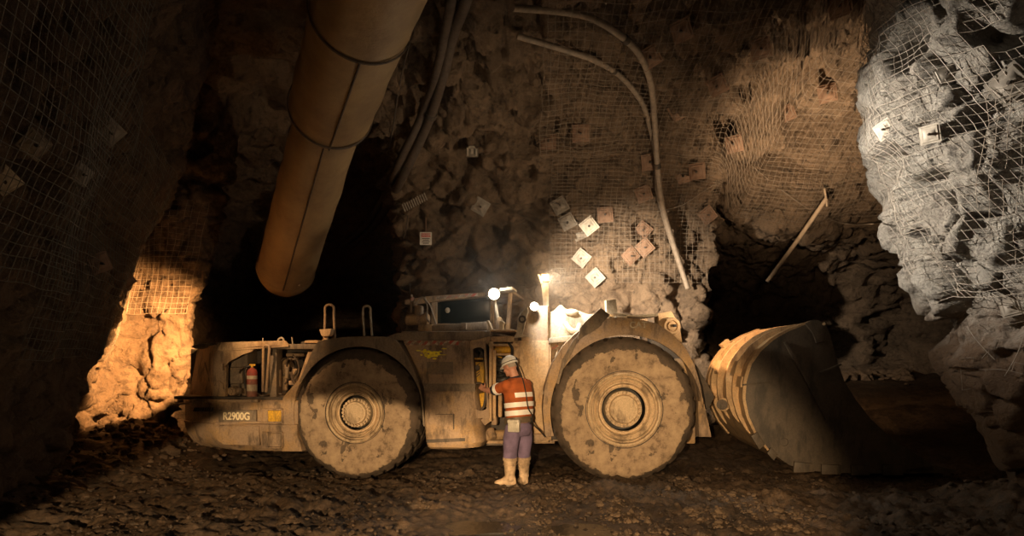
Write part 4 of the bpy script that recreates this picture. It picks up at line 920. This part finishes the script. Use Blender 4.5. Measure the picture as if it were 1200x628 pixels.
mb = MB(); mb.ppx([(944, 379), (950, 375.5), (958, 374.5), (965, 378), (968.5, 376), (969, 383), (973, 398), (957, 402), (953, 391)], BF, -.04, .06, .008); mb.build('corner_plate', 'bucket_steel', bs)
mb = MB(); mb.cyl(BF.at(965.5, 379.5, -.06), BF.at(965.5, 379.5, .08), .022, 12); mb.build('corner_bolt', 'paint_orange', bs)
mb = MB(); mb.ppx([(919, 401), (922, 400), (946, 440), (972, 492), (969, 494), (942, 443)], BF, -.04, .01, .004); mb.ppx([(960, 436), (986, 426), (987, 428), (962, 438.5)], BF, -.03, .01, .003); mb.ppx([(870, 450), (900, 447), (925, 452), (925, 453.5), (900, 449), (870, 452)], BF, -.006, .01); mb.build('side_weld', 'bucket_steel', bs)
mb = MB(); mb.lathe(BF.at(919, 518, -.005), BF.W, [(.06, .02), (.06, .0), (.052, -.004), (.05, .01), (.001, .012)], 24); mb.build('side_boss', 'dark_steel', bs)
for q in ([(880, 511), (888, 506), (897, 521), (890, 527)], [(899, 531), (904, 524), (912, 533), (907, 540)], [(931, 541), (953, 543), (955, 553), (930, 554)], [(963, 544), (986, 545), (986, 556), (963, 556)], [(998, 545), (1019, 545), (1020, 557), (998, 557)], [(1035, 545), (1058, 545), (1059, 557), (1035, 557)]):
    mb = MB(); mb.ppx(q, BF, -.045, .01, .012); mb.build('wear_block', 'bucket_steel', bs)
mb = MB(); mb.ppx([(1060, 549), (1096, 545), (1122, 551), (1118, 554), (1060, 555)], BF, 0, BW, .01); mb.build('cutting_edge', 'bucket_steel', L)
# fire extinguisher in the engine bay: stands in its own bracket
yq = RF.at(295.5, 466, .12); ext = empty('fire_extinguisher', yq, 'faded red fire extinguisher standing in the open rear engine bay', 'fire extinguisher')
zb, zt = yq.z+.004, RF.at(295.5, 431, .12).z; H_ = zt-zb
mb = MB(); mb.lathe((yq.x, yq.y, zb), (0, 0, 1), [(.001, 0), (.066, 0), (.076, .012), (.076, H_*.86), (.06, H_*.94), (.022, H_), (.02, H_+.01)], 28); mb.build('cylinder', 'red_paint', ext)
mb = MB(); mb.lathe((yq.x, yq.y, zb), (0, 0, 1), [(.0775, H_*.62), (.0775, H_*.74)], 28); mb.build('label_band', 'paint_pale', ext); mb = MB(); mb.lathe((yq.x, yq.y, zb), (0, 0, 1), [(.0775, H_*.22), (.0775, H_*.44)], 28); mb.build('label_band', 'paint_pale', ext)
mb = MB(); mb.cyl((yq.x, yq.y, zb+H_), (yq.x, yq.y, zb+H_+.05), .02, 12); mb.box(WORLD, yq.x-.04, yq.x+.05, yq.y-.012, yq.y+.012, zb+H_+.03, zb+H_+.055, .004); mb.build('valve_head', 'yellow', ext)
mb = MB(); mb.tube(crom([Vector((yq.x-.02, yq.y-.02, zb+H_+.03)), Vector((yq.x-.09, yq.y-.03, zb+H_)), Vector((yq.x-.11, yq.y-.02, zb+H_*.7)), Vector((yq.x-.10, yq.y-.01, zb+H_*.3))], 6), .011, 8); mb.build('hose', 'black_rubber', ext)
# --- lamps on the loader
def lamp(fr, px, py, w, r, mat, aim, name='work_lamp', body='paint_pale'):
    c = fr.at(px, py, w); mb = MB(); ax = Vector(aim).normalized()
    mb.lathe(c, ax, [(.001, -.09), (r*.6, -.08), (r*1.05, -.02), (r*1.15, .01), (r*1.05, .012), (r*1.0, -.004)], 28); b_ = mb.build(name, body, L)
    mb = MB(); mb.lathe(c, ax, [(r*.98, .0), (r*.6, .014), (.001, .02)], 24); mb.build('lens', mat, b_); return c+ax*.10
l1 = lamp(RF, 579, 344.5, .55, .075, 'lamp_white', (0.02, -1, .0))
l2 = lamp(FF, 626, 359, .25, .055, 'lamp_white', (.1, -1, .1))
mb = MB(); mb.cyl(RF.at(580, 352, .66), RF.at(586, 388, .66), .022, 10); mb.ppx([(585, 337.5), (600, 335.5), (601, 339), (585, 341)], RF, .6, 1.1, .01); mb.build('lamp_post', 'paint_pale', L)
mb = MB(); mb.ppx([(634, 331), (637, 329), (642.5, 331), (643.5, 366), (637, 366), (636, 350)], FF, .75, .82, .008); mb.ppx([(630, 321), (633, 322), (636, 331), (634, 333)], FF, .72, .8, .004); mb.build('lamp_mast', 'paint_pale', L)
mb = MB(); mb.bpx(634, 320.5, 644, 330, FF, .72, .84, .012); lb = mb.build('mast_lamp', 'paint_orange', L)
mb = MB(); mb.bpx(635.5, 322, 643, 328.5, FF, .705, .725, .006); mb.build('lens', 'lamp_warm', lb); l3 = FF.at(639, 325, .62)
# ------------------------------------------------------------- the worker
gz = floor_h(.02, 9.02)
man = empty('person', (.06, 9.08, -.02), 'worker in white helmet and orange shirt with reflective bands, leaning into the loader', 'person')
fwd = Vector((-.72, .69, 0)).normalized(); rgt = Vector((fwd.y, -fwd.x, 0)); up = Vector((0, 0, 1))
def ring(c, a, b, n=28, fw=fwd, rt=rgt, tilt=0, pw=2.3):
    out = []
    upv = (up*math.cos(tilt)+fw*math.sin(tilt)).normalized(); f2 = (fw*math.cos(tilt)-up*math.sin(tilt))
    for k in range(n):
        t = 2*PI*k/n; cx, sx = math.cos(t), math.sin(t)
        out.append(c + rt*a*math.copysign(abs(cx)**(2/pw), cx) + f2*b*math.copysign(abs(sx)**(2/pw), sx))
    return out
pel = P(608, 497, 9.10)
lh, rh = pel-rgt*.10+Vector((0, 0, -.02)), pel+rgt*.10+Vector((0, 0, -.02))
lk, la, lt = P(598, 529, 9.00), P(597.5, 561, 9.03), P(580.5, 567.5, 9.05)
rk, ra, rt_ = P(613.5, 529, 9.24), P(614, 557, 9.28), P(608, 561, 9.50)
LS, RS = P(594.5, 452, 8.97), P(616, 451, 9.24)
LE, LW = P(578, 457.5, 9.16), P(567.5, 456.5, 9.30)
RE, RW = P(607, 466, 9.56), P(588, 458, 9.62)
neck, head = P(603, 441, 9.12), P(597.5, 430, 9.14)
# torso spine as rings: (z-fraction point, half width, half depth)
spine = [(P(608, 499, 9.10), .165, .135), (P(608.3, 490, 9.10), .165, .13), (P(608.5, 482, 9.10), .172, .135), (P(608.3, 473, 9.10), .182, .138), (P(607.7, 464, 9.10), .192, .137), (P(606.5, 456, 9.10), .197, .128), (P(605.7, 450, 9.105), .188, .112), (P(604.8, 446, 9.11), .150, .09), (P(604, 443, 9.115), .075, .07)]
def body_loft(infl, i0=0, i1=None, pts=None):
    rs = []
    for c, a, b_ in (pts or spine)[i0:i1]: rs.append(ring(c, a+infl, b_+infl, tilt=.12))
    return rs
def spine_at(z):
    sp_ = sorted([(c.z, c, a, b_) for c, a, b_ in spine], key=lambda q: q[0]); zs = [q[0] for q in sp_]
    c = Vector((interp(zs, [q[1].x for q in sp_], z), interp(zs, [q[1].y for q in sp_], z), z)); return c, interp(zs, [q[2] for q in sp_], z), interp(zs, [q[3] for q in sp_], z)
# skin: head + neck + arms + hands as one continuous surface
hf = (fwd + Vector((0, 0, -.45))).normalized(); hf = (hf + Vector((-.25, 0, 0))).normalized(); hr = hf.cross(up).normalized(); hu = hr.cross(hf).normalized()
HM = Matrix((hr, hf, hu)).transposed()      # columns: right, forward, up
def hp(x, y, z): return head + HM @ Vector((x, y, z))
mb = MB()
mb.ball(hp(0, -.012, .02), .076, .095, .10, HM, 24, 16); mb.ball(hp(0, .03, -.045), .058, .062, .075, HM, 20, 12)     # skull, jaw
mb.ball(hp(0, .075, -.09), .025, .022, .02, HM, 12, 8)                                               # chin
mb.lathe(hp(0, .088, .01), HM @ Vector((0, .35, -1)), [(.006, 0), (.011, .02), (.016, .042), (.010, .052), (.002, .056)], 10, cap=True)   # nose
for s_ in (-1, 1):
    mb.ball(hp(s_*.078, -.008, -.01), .012, .022, .034, HM, 12, 8)                                    # ears
    mb.ball(hp(s_*.034, .078, .018), .02, .012, .008, HM, 10, 6)                                      # brows
    mb.ball(hp(s_*.04, .058, -.03), .026, .026, .022, HM, 10, 6)                                      # cheeks
mb.ball(hp(0, .088, -.06), .024, .012, .008, HM, 12, 6)                                              # lips
mb.tube([neck-up*.07+rgt*0, neck, hp(0, -.02, -.04)], [.07, .062, .058], 20)
def limb(mb, pts, rs): mb.tube(crom(pts, 5), [interp(list(range(len(rs))), rs, i/5) for i in range((len(pts)-1)*5+1)], 16); [mb.ball(p, r*.98) for p, r in zip(pts, rs)]
limb(mb, [LS, LE, LW], [.056, .046, .03]); limb(mb, [RS, RE, RW], [.056, .046, .03]); limb(mb, [LS, neck-up*.08, RS], [.05, .07, .05])
def hand(mb, W_, d, palm_n, side, curl):
    """palm, four curled fingers and a thumb; d = pointing direction, palm_n = palm normal, side = thumb side"""
    d = d.normalized(); side = (side-d*side.dot(d)).normalized(); pn = d.cross(side)*(1 if d.cross(side).dot(palm_n) > 0 else -1)
    M = Matrix((side, d, pn)).transposed(); mb.ball(W_+d*.05, .042, .055, .017, M, 16, 10); mb.tube([W_-d*.02, W_+d*.03], [.028, .03], 12)
    for k, ln in enumerate((.072, .08, .075, .06)):
        b0 = W_+d*.085+side*(.032-.021*k); a = 0; p = b0; pts = [b0-d*.02, b0]
        for j in range(3):
            a += curl[j]; q = d*math.cos(a)+pn*math.sin(a); p = p+q*ln*(.42, .32, .26)[j]; pts.append(p.copy())
        mb.tube(pts, [.0095, .0098, .0092, .0085, .0072], 10); mb.ball(pts[-1], .0072)
    t0 = W_+d*.03+side*.032; q = (side*.8+d*.6+pn*.25).normalized(); q2 = (side*.25+d*.95+pn*.35).normalized()
    mb.tube([t0, t0+q*.035, t0+q*.035+q2*.03, t0+q*.035+q2*.052], [.014, .0125, .011, .009], 10); mb.ball(t0+q*.035+q2*.052, .009)
hd = (LW-LE).normalized(); hand(mb, LW, (hd+up*.45).normalized(), Vector((-.25, .9, -.2)), (up*.5+Vector((.6, -.2, 0))), (.35, .5, .5))
hd = (RW-RE).normalized(); hand(mb, RW, hd, Vector((0, .7, -.6)), (up+Vector((.1, 0, 0))), (.4, .6, .5))
limb(mb, [pel+up*.5, pel+up*.25, pel], [.11, .12, .13])
for h_, k_, a_, t_ in ((lh, lk, la, lt), (rh, rk, ra, rt_)):
    limb(mb, [h_, k_, a_], [.078, .052, .036]); limb(mb, [a_, a_.lerp(t_, .6)+up*.02], [.035, .026])
limb(mb, [lh, rh], [.08, .08])
body = mb.build('body', 'skin', man, remesh=.0065, smooth_it=2)
# trousers
mb = MB(); tw = [(spine[0][0]-up*.05, .16, .13)]
mb.loft([ring(spine[0][0]-up*.13, .15, .12), ring(spine[0][0]-up*.05, .178, .145), ring(spine[0][0]+up*.01, .172, .142), ring(spine[0][0]+up*.05, .168, .138)])
for h_, k_, a_, o_ in ((lh, lk, la, -.012), (rh, rk, ra, .012)):
    c1 = k_-(k_-a_)*.32; mb.tube(crom([h_-up*.0, h_.lerp(k_, .5)+rgt*o_, k_, k_.lerp(c1, .6), c1], 5), [interp([0, 1, 2, 3, 4], [.108, .112, .094, .093, .088], i/5) for i in range(21)], 20)
mb.build('trousers', 'trousers', man, remesh=.011, smooth_it=3)
# shirt and sleeves
mb = MB(); mb.loft(body_loft(.022, 1)); 
mb.tube([LS+rgt*.09, LS, LS.lerp(LE, .45), LS.lerp(LE, .78)], [.085, .083, .074, .068], 20); mb.tube([RS-rgt*.09, RS, RS.lerp(RE, .45), RS.lerp(RE, .78)], [.085, .083, .074, .068], 20); mb.ball(LS, .083); mb.ball(RS, .083)
shirt = mb.build('shirt', 'orange_shirt', man, remesh=.011, smooth_it=4)
def band_at(y0, y1, a0=0, a1=360, infl=.031, name='reflective_band', mat='reflective'):
    z0, z1 = P(608, y1, 9.1).z, P(608, y0, 9.1).z; n = 48; rows_ = []
    for z in (z0, z1):
        c, a, b_ = spine_at(z)
        for ii in (infl, infl-.008):
            rg = []
            for k in range(n+1):
                t = R(a0+(a1-a0)*k/n); cx, sx = math.cos(t), math.sin(t); f2 = (fwd*math.cos(.12)-up*math.sin(.12))
                rg.append(c+rgt*(a+ii)*math.copysign(abs(cx)**(2/2.3), cx)+f2*(b_+ii)*math.copysign(abs(sx)**(2/2.3), sx))
            rows_.append(rg)
    o1, i1, o2, i2 = rows_; vs = o1+o2+i2+i1; m_ = n+1; mb = MB()
    fs = [(q*m_+k, q*m_+k+1, ((q+1) % 4)*m_+k+1, ((q+1) % 4)*m_+k) for q in range(4) for k in range(n)] + [(0, m_, 2*m_, 3*m_), (n, 3*m_+n, 2*m_+n, m_+n)]
    mb.raw(vs, fs); return mb.build(name, mat, shirt)
band_at(471.3, 477); band_at(480.5, 486.5); band_at(460.5, 466, 218, 300)
for sa, sb in ((LS, LE), (RS, RE)):
    d = (sb-sa).normalized(); L_ = (sb-sa).length
    mb = MB(); mb.lathe(sa, d, [(.070, L_*.60), (.080, L_*.60), (.079, L_*.78), (.068, L_*.78)], 28); mb.build('sleeve_band', 'reflective', shirt)
    mb = MB(); mb.lathe(sa, d, [(.060, L_*.76), (.073, L_*.77), (.068, L_*.98), (.050, L_*1.0), (.048, L_*.9)], 28); mb.build('cuff', 'navy', shirt)
mb = MB(); mb.lathe(neck-up*.045, hp(0, -.02, -.04)-neck+up*.05, [(.095, -.01), (.082, .02), (.074, .045), (.068, .045), (.07, .0)], 28); mb.build('collar', 'navy', shirt)
# boots
for k_, a_, t_ in ((lk, la, lt), (rk, ra, rt_)):
    top = a_.lerp(k_, .76); dr = (t_-a_); dr.z = 0; L_ = dr.length; dr.normalize(); sd = Vector((dr.y, -dr.x, 0)); zs = floor_h(a_.x, a_.y)-.01; zs = min(zs, a_.z-.07)
    mb = MB(); mb.tube([top, top.lerp(a_, .45), a_+up*.05, a_-dr*.01-up*.02], [.092, .078, .066, .066], 24)
    c0 = Vector((a_.x, a_.y, 0))
    def sec(s_, wd, h0, h1, n=14):
        return [c0+dr*s_+sd*wd*math.cos(2*PI*i/n)+up*(lerp(h0, h1, .5+.5*math.sin(2*PI*i/n))) for i in range(n)]
    mb.loft([sec(-.085, .03, zs+.01, zs+.09), sec(-.06, .047, zs, zs+.16), sec(0, .052, zs, zs+.17), sec(.07, .054, zs, zs+.13), sec(.13, .056, zs, zs+.09), sec(.18, .045, zs, zs+.075), sec(.205, .02, zs+.01, zs+.055)])
    bt = mb.build('boot', 'boot', man, remesh=.0085, smooth_it=2)
    mb = MB(); mb.lathe(top, a_-top, [(.090, -.012), (.098, -.012), (.099, .028), (.090, .03)], 28); mb.lathe(top, a_-top, [(.084, .075), (.091, .078), (.090, .086), (.083, .09)], 28); mb.build('boot_cuff', 'boot', bt)
    mb = MB(); o_ = [c0+dr*s_+sd*w_+up*0 for s_, w_ in [(-.09, -.03), (-.05, -.052), (.05, -.056), (.13, -.062), (.19, -.048), (.212, 0), (.19, .048), (.13, .062), (.05, .056), (-.05, .052), (-.09, .03)]]
    mb.loft([[p+up*(zs-.012) for p in o_], [p+up*(zs+.022) for p in o_]]); mb.build('sole', 'leather', bt)
# belt, pouch, battery
band_at(488.5, 495.5, infl=.036, name='belt', mat='leather')
zc = P(602, 498, 8.9)
adopt([o for o in COL.objects if o.name == 'belt'][0], man)
mb = MB(); fp = Fr(zc.x+.005, zc.y, 12); mb.box(fp, -.078, .078, -.045, .07, zc.z-.09, zc.z+.075, .02); mb.build('pouch', 'grey_pouch', man)
mb = MB(); fp = Fr(zc.x, zc.y, 15); mb.box(fp, -.075, .075, -.05, .0, zc.z+.03, zc.z+.07, .012); mb.box(fp, .03, .06, -.06, -.02, zc.z-.06, zc.z+.03, .008); mb.build('pouch_flap', 'grey_pouch', man)
mb = MB(); mb.tube(crom([hp(.0, -.10, .09), P(608.5, 433, 8.99), P(613, 446, 8.95), P(616.5, 462, 8.94), P(619, 478, 8.93), P(624, 488, 8.95), P(621, 497, 8.97)], 8), .0075, 8); mb.tube(crom([P(622, 490, 8.96), P(626, 498, 9.0), P(633, 505, 9.05), P(639, 512, 9.1)], 6), .010, 8); mb.build('lamp_cord', 'black_rubber', man)
# helmet and hair
mb = MB(); rs = []
n = 32
for h_, a, b_ in ((.035, .094, .118), (.06, .094, .118), (.09, .088, .110), (.115, .076, .096), (.135, .055, .072), (.147, .03, .04), (.150, .004, .005)):
    rs.append([hp(a*math.cos(2*PI*k/n), -.012+b_*math.sin(2*PI*k/n), h_) for k in range(n)])
inner_ = [[hp(.97*a*math.cos(2*PI*k/n), -.012+.97*b_*math.sin(2*PI*k/n), h_-.004) for k in range(n)] for h_, a, b_ in ((.115, .076, .096), (.06, .094, .118), (.035, .094, .118))]
mb.loft(inner_+rs)
br = []
for q, z_ in ((.985, .036), (1.06, .028), (1.06, .034), (1.0, .046)):
    br.append([hp(.094*q*math.cos(2*PI*k/n)*(1 if math.sin(2*PI*k/n) < 0 else 1), -.012+(.118*q+(.045*max(0, math.sin(2*PI*k/n))**2 if q > 1.03 else 0))*math.sin(2*PI*k/n), z_-(.012*max(0, math.sin(2*PI*k/n)) if q > 1.03 else 0)) for k in range(n)])
mb.loft(br+[br[0]], cap=False)
mb.tube([hp(0, -.012+.10*math.cos(R(a)), .06+.094*math.sin(R(a))) for a in range(20, 161, 10)], .007, 8)
hl = mb.build('helmet', 'helmet', man, sharp=.7)
mb = MB(); mb.tube([hp(.098*math.cos(2*PI*k/30), -.012+.122*math.sin(2*PI*k/30), .058) for k in range(31)], .005, 6); mb.ball(hp(.02, -.128, .075), .012, .012, .016, HM, 10, 6); mb.build('helmet_strap', 'black_rubber', hl)
mb = MB(); mb.ball(hp(0, .125, .085), .026, .018, .024, HM, 14, 8); mb.build('cap_lamp', 'black_rubber', hl)
mb = MB(); mb.ball(hp(0, -.03, .015), .079, .086, .062, HM, 20, 12); mb.build('hair', 'hair', man)

# ------------------------------------------------------------- camera and light
cam = bpy.data.objects.new('camera', bpy.data.cameras.new('camera')); COL.objects.link(cam)
cam.location = (0, 0, CZ); cam.rotation_euler = (R(90), 0, 0); cam.data.sensor_width = 36; cam.data.lens = 24
cam.data.shift_y = (HOR-314)/1200; cam.data.clip_end = 200; scn.camera = cam
def spot(name, loc, aim, power, deg, blend, col, size=.08):
    l = bpy.data.lights.new(name, 'SPOT'); l.energy = power; l.spot_size = R(deg); l.spot_blend = blend; l.color = col; l.shadow_soft_size = size
    o = bpy.data.objects.new(name, l); COL.objects.link(o); o.location = loc; o.rotation_euler = (Vector(aim)-Vector(loc)).to_track_quat('-Z', 'Y').to_euler(); return o
def point(name, loc, power, col, size=.05):
    l = bpy.data.lights.new(name, 'POINT'); l.energy = power; l.color = col; l.shadow_soft_size = size
    o = bpy.data.objects.new(name, l); COL.objects.link(o); o.location = loc; return o
WARM = (1, .66, .34); COOL = (1, .95, .86)
# headlamps of the vehicle behind the camera, plus added fill spots
spot('headlamp_left', (-1.6, -1.5, 1.6), (-2.6, 9.5, -3.3), 4600, 44, .07, WARM, .05)
spot('headlamp_right', (-.6, -1.2, 1.9), (1.4, 9.4, -.85), 4100, 34, .4, WARM, .06)
spot('foot_lamp', (1.2, 3.0, 2.6), (5.3, 7, .7), 75, 40, .8, WARM, .05)  # added spot, brightens the foot of the right rock
spot('bay_lamp', (-2.2, .5, 1.4), (-3.7, 9.9, 1.45), 950, 9.5, .5, WARM, .05)  # added fill spot for the rear engine bay
spot('headlamp_far', (.8, -1.0, 1.3), (2.5, 9.4, .15), 400, 18.5, .2, WARM, .08)
# dim fill light added high behind the camera
spot('flood', (-.5, -.5, 4.2), (.9, 10, 1.0), 330, 46, .8, (1, .66, .38), .15)
# lamps on the loader, then unseen spots added to light single places
point('boom_lamp_light', l1+Vector((0, -.05, .02)), 13, COOL, .06)
spot('tower_lamp_light', l2+Vector((0, -.25, .25)), l2+Vector((.55, .35, -.35)), 110, 84, .6, COOL, .05)
point('mast_lamp_light', l3+Vector((0, -.1, .0)), 14, (1, .72, .42), .05)
spot('mast_lamp_down', l3+Vector((.1, -.35, .1)), (1.6, 9.7, 2.0), 190, 100, .6, (1, .86, .66), .05)
spot('mast_lamp_beam', l3+Vector((0, .4, .05)), (2.1, 13.6, 2.8), 3000, 66, 1, (1, .80, .58), .04)
spot('rear_lamp_light', (-4.2, 10.6, 2.5), (-6.4, 12.0, 1.75), 4600, 74, .9, (1, .50, .17), .04)
spot('hood_lamp_light', (-4.0, 8.2, 3.5), (-3.4, 10.1, 2.1), 330, 42, .8, (1, .58, .27), .04)  # added spot in mid-air, brightens the hood lip
spot('roof_lamp_light', (4.7, 10.9, 3.7), (5.6, 12.1, 5.75), 800, 125, 1, (1, .70, .43), .05)  # added unseen light below the roof for its bright patch
spot('wall_lamp_light', (3.3, 8.6, 2.2), (.2, 13.0, 5.0), 420, 84, 1, (1, .72, .45), .06)  # added broad spot, rakes the back wall from the right
spot('nose_lamp_light', (.9, 7.7, 3.9), (4.2, 7.1, 3.6), 1300, 62, .9, (1, .88, .74), .03)  # added spot without a fitting, lights the pale rock from the left
spot('bucket_lamp', (1.1, 10.4, 3.3), (3.4, 11.4, 1.9), 1300, 40, .6, (1, .58, .27), .05)  # added spot for the ribs on the bucket back
spot('recess_lamp', (3.4, 12.4, 3.0), (8.2, 15.8, .5), 320, 40, .8, (1, .60, .3), .05)  # added small spot for the floor mound in the recess
spot('duct_lamp', (.2, 9.0, 2.4), (-2.9, 10.5, 4.5), 10, 50, .8, (1, .66, .34), .1)  # added faint spot, lights the duct from below right
hz_bm = MB(); hz_bm.ball((0, 0, 0), 2.6, 2.2, 2.0, seg=24, rings=14)
m_, nt_h, b_h = nodes('haze'); nt_h.nodes.remove(b_h); vs_n = nt_h.nodes.new('ShaderNodeVolumeScatter');  vs_n.inputs['Anisotropy'].default_value = .3; vs_n.inputs['Color'].default_value = (1, .95, .85, 1)
tch = nt_h.nodes.new('ShaderNodeTexCoord'); mph = nt_h.nodes.new('ShaderNodeMapping'); mph.inputs['Scale'].default_value = (1/2.6, 1/2.2, 1/2.0); grh = N(nt_h, 'ShaderNodeTexGradient', gradient_type='SPHERICAL')
nt_h.links.new(tch.outputs['Object'], mph.inputs[0]); nt_h.links.new(mph.outputs[0], grh.inputs[0])
pwh = N(nt_h, 'ShaderNodeMath', operation='POWER', i_1=1.6); nt_h.links.new(grh.outputs['Fac'], pwh.inputs[0]); mlh = N(nt_h, 'ShaderNodeMath', operation='MULTIPLY', i_1=.05); nt_h.links.new(pwh.outputs[0], mlh.inputs[0]); nt_h.links.new(mlh.outputs[0], vs_n.inputs['Density'])
nt_h.links.new(vs_n.outputs[0], nt_h.nodes['Material Output'].inputs['Volume'])
hzo = hz_bm.build('dust_haze', 'haze'); hzo.location = (-.3, 10.4, 2.9); tag(hzo, 'thin dusty air glowing around the lamps above the loader', 'haze', kind='stuff')
w = bpy.data.worlds.new('world'); scn.world = w; w.use_nodes = True
w.node_tree.nodes['Background'].inputs[0].default_value = (.9, .75, .6, 1); w.node_tree.nodes['Background'].inputs[1].default_value = .002
vs_ = scn.view_settings; scn.display_settings.display_device = 'sRGB'; vs_.view_transform = 'Standard'; vs_.look = 'None'; vs_.gamma = 1; vs_.use_curve_mapping = False; vs_.exposure = 0
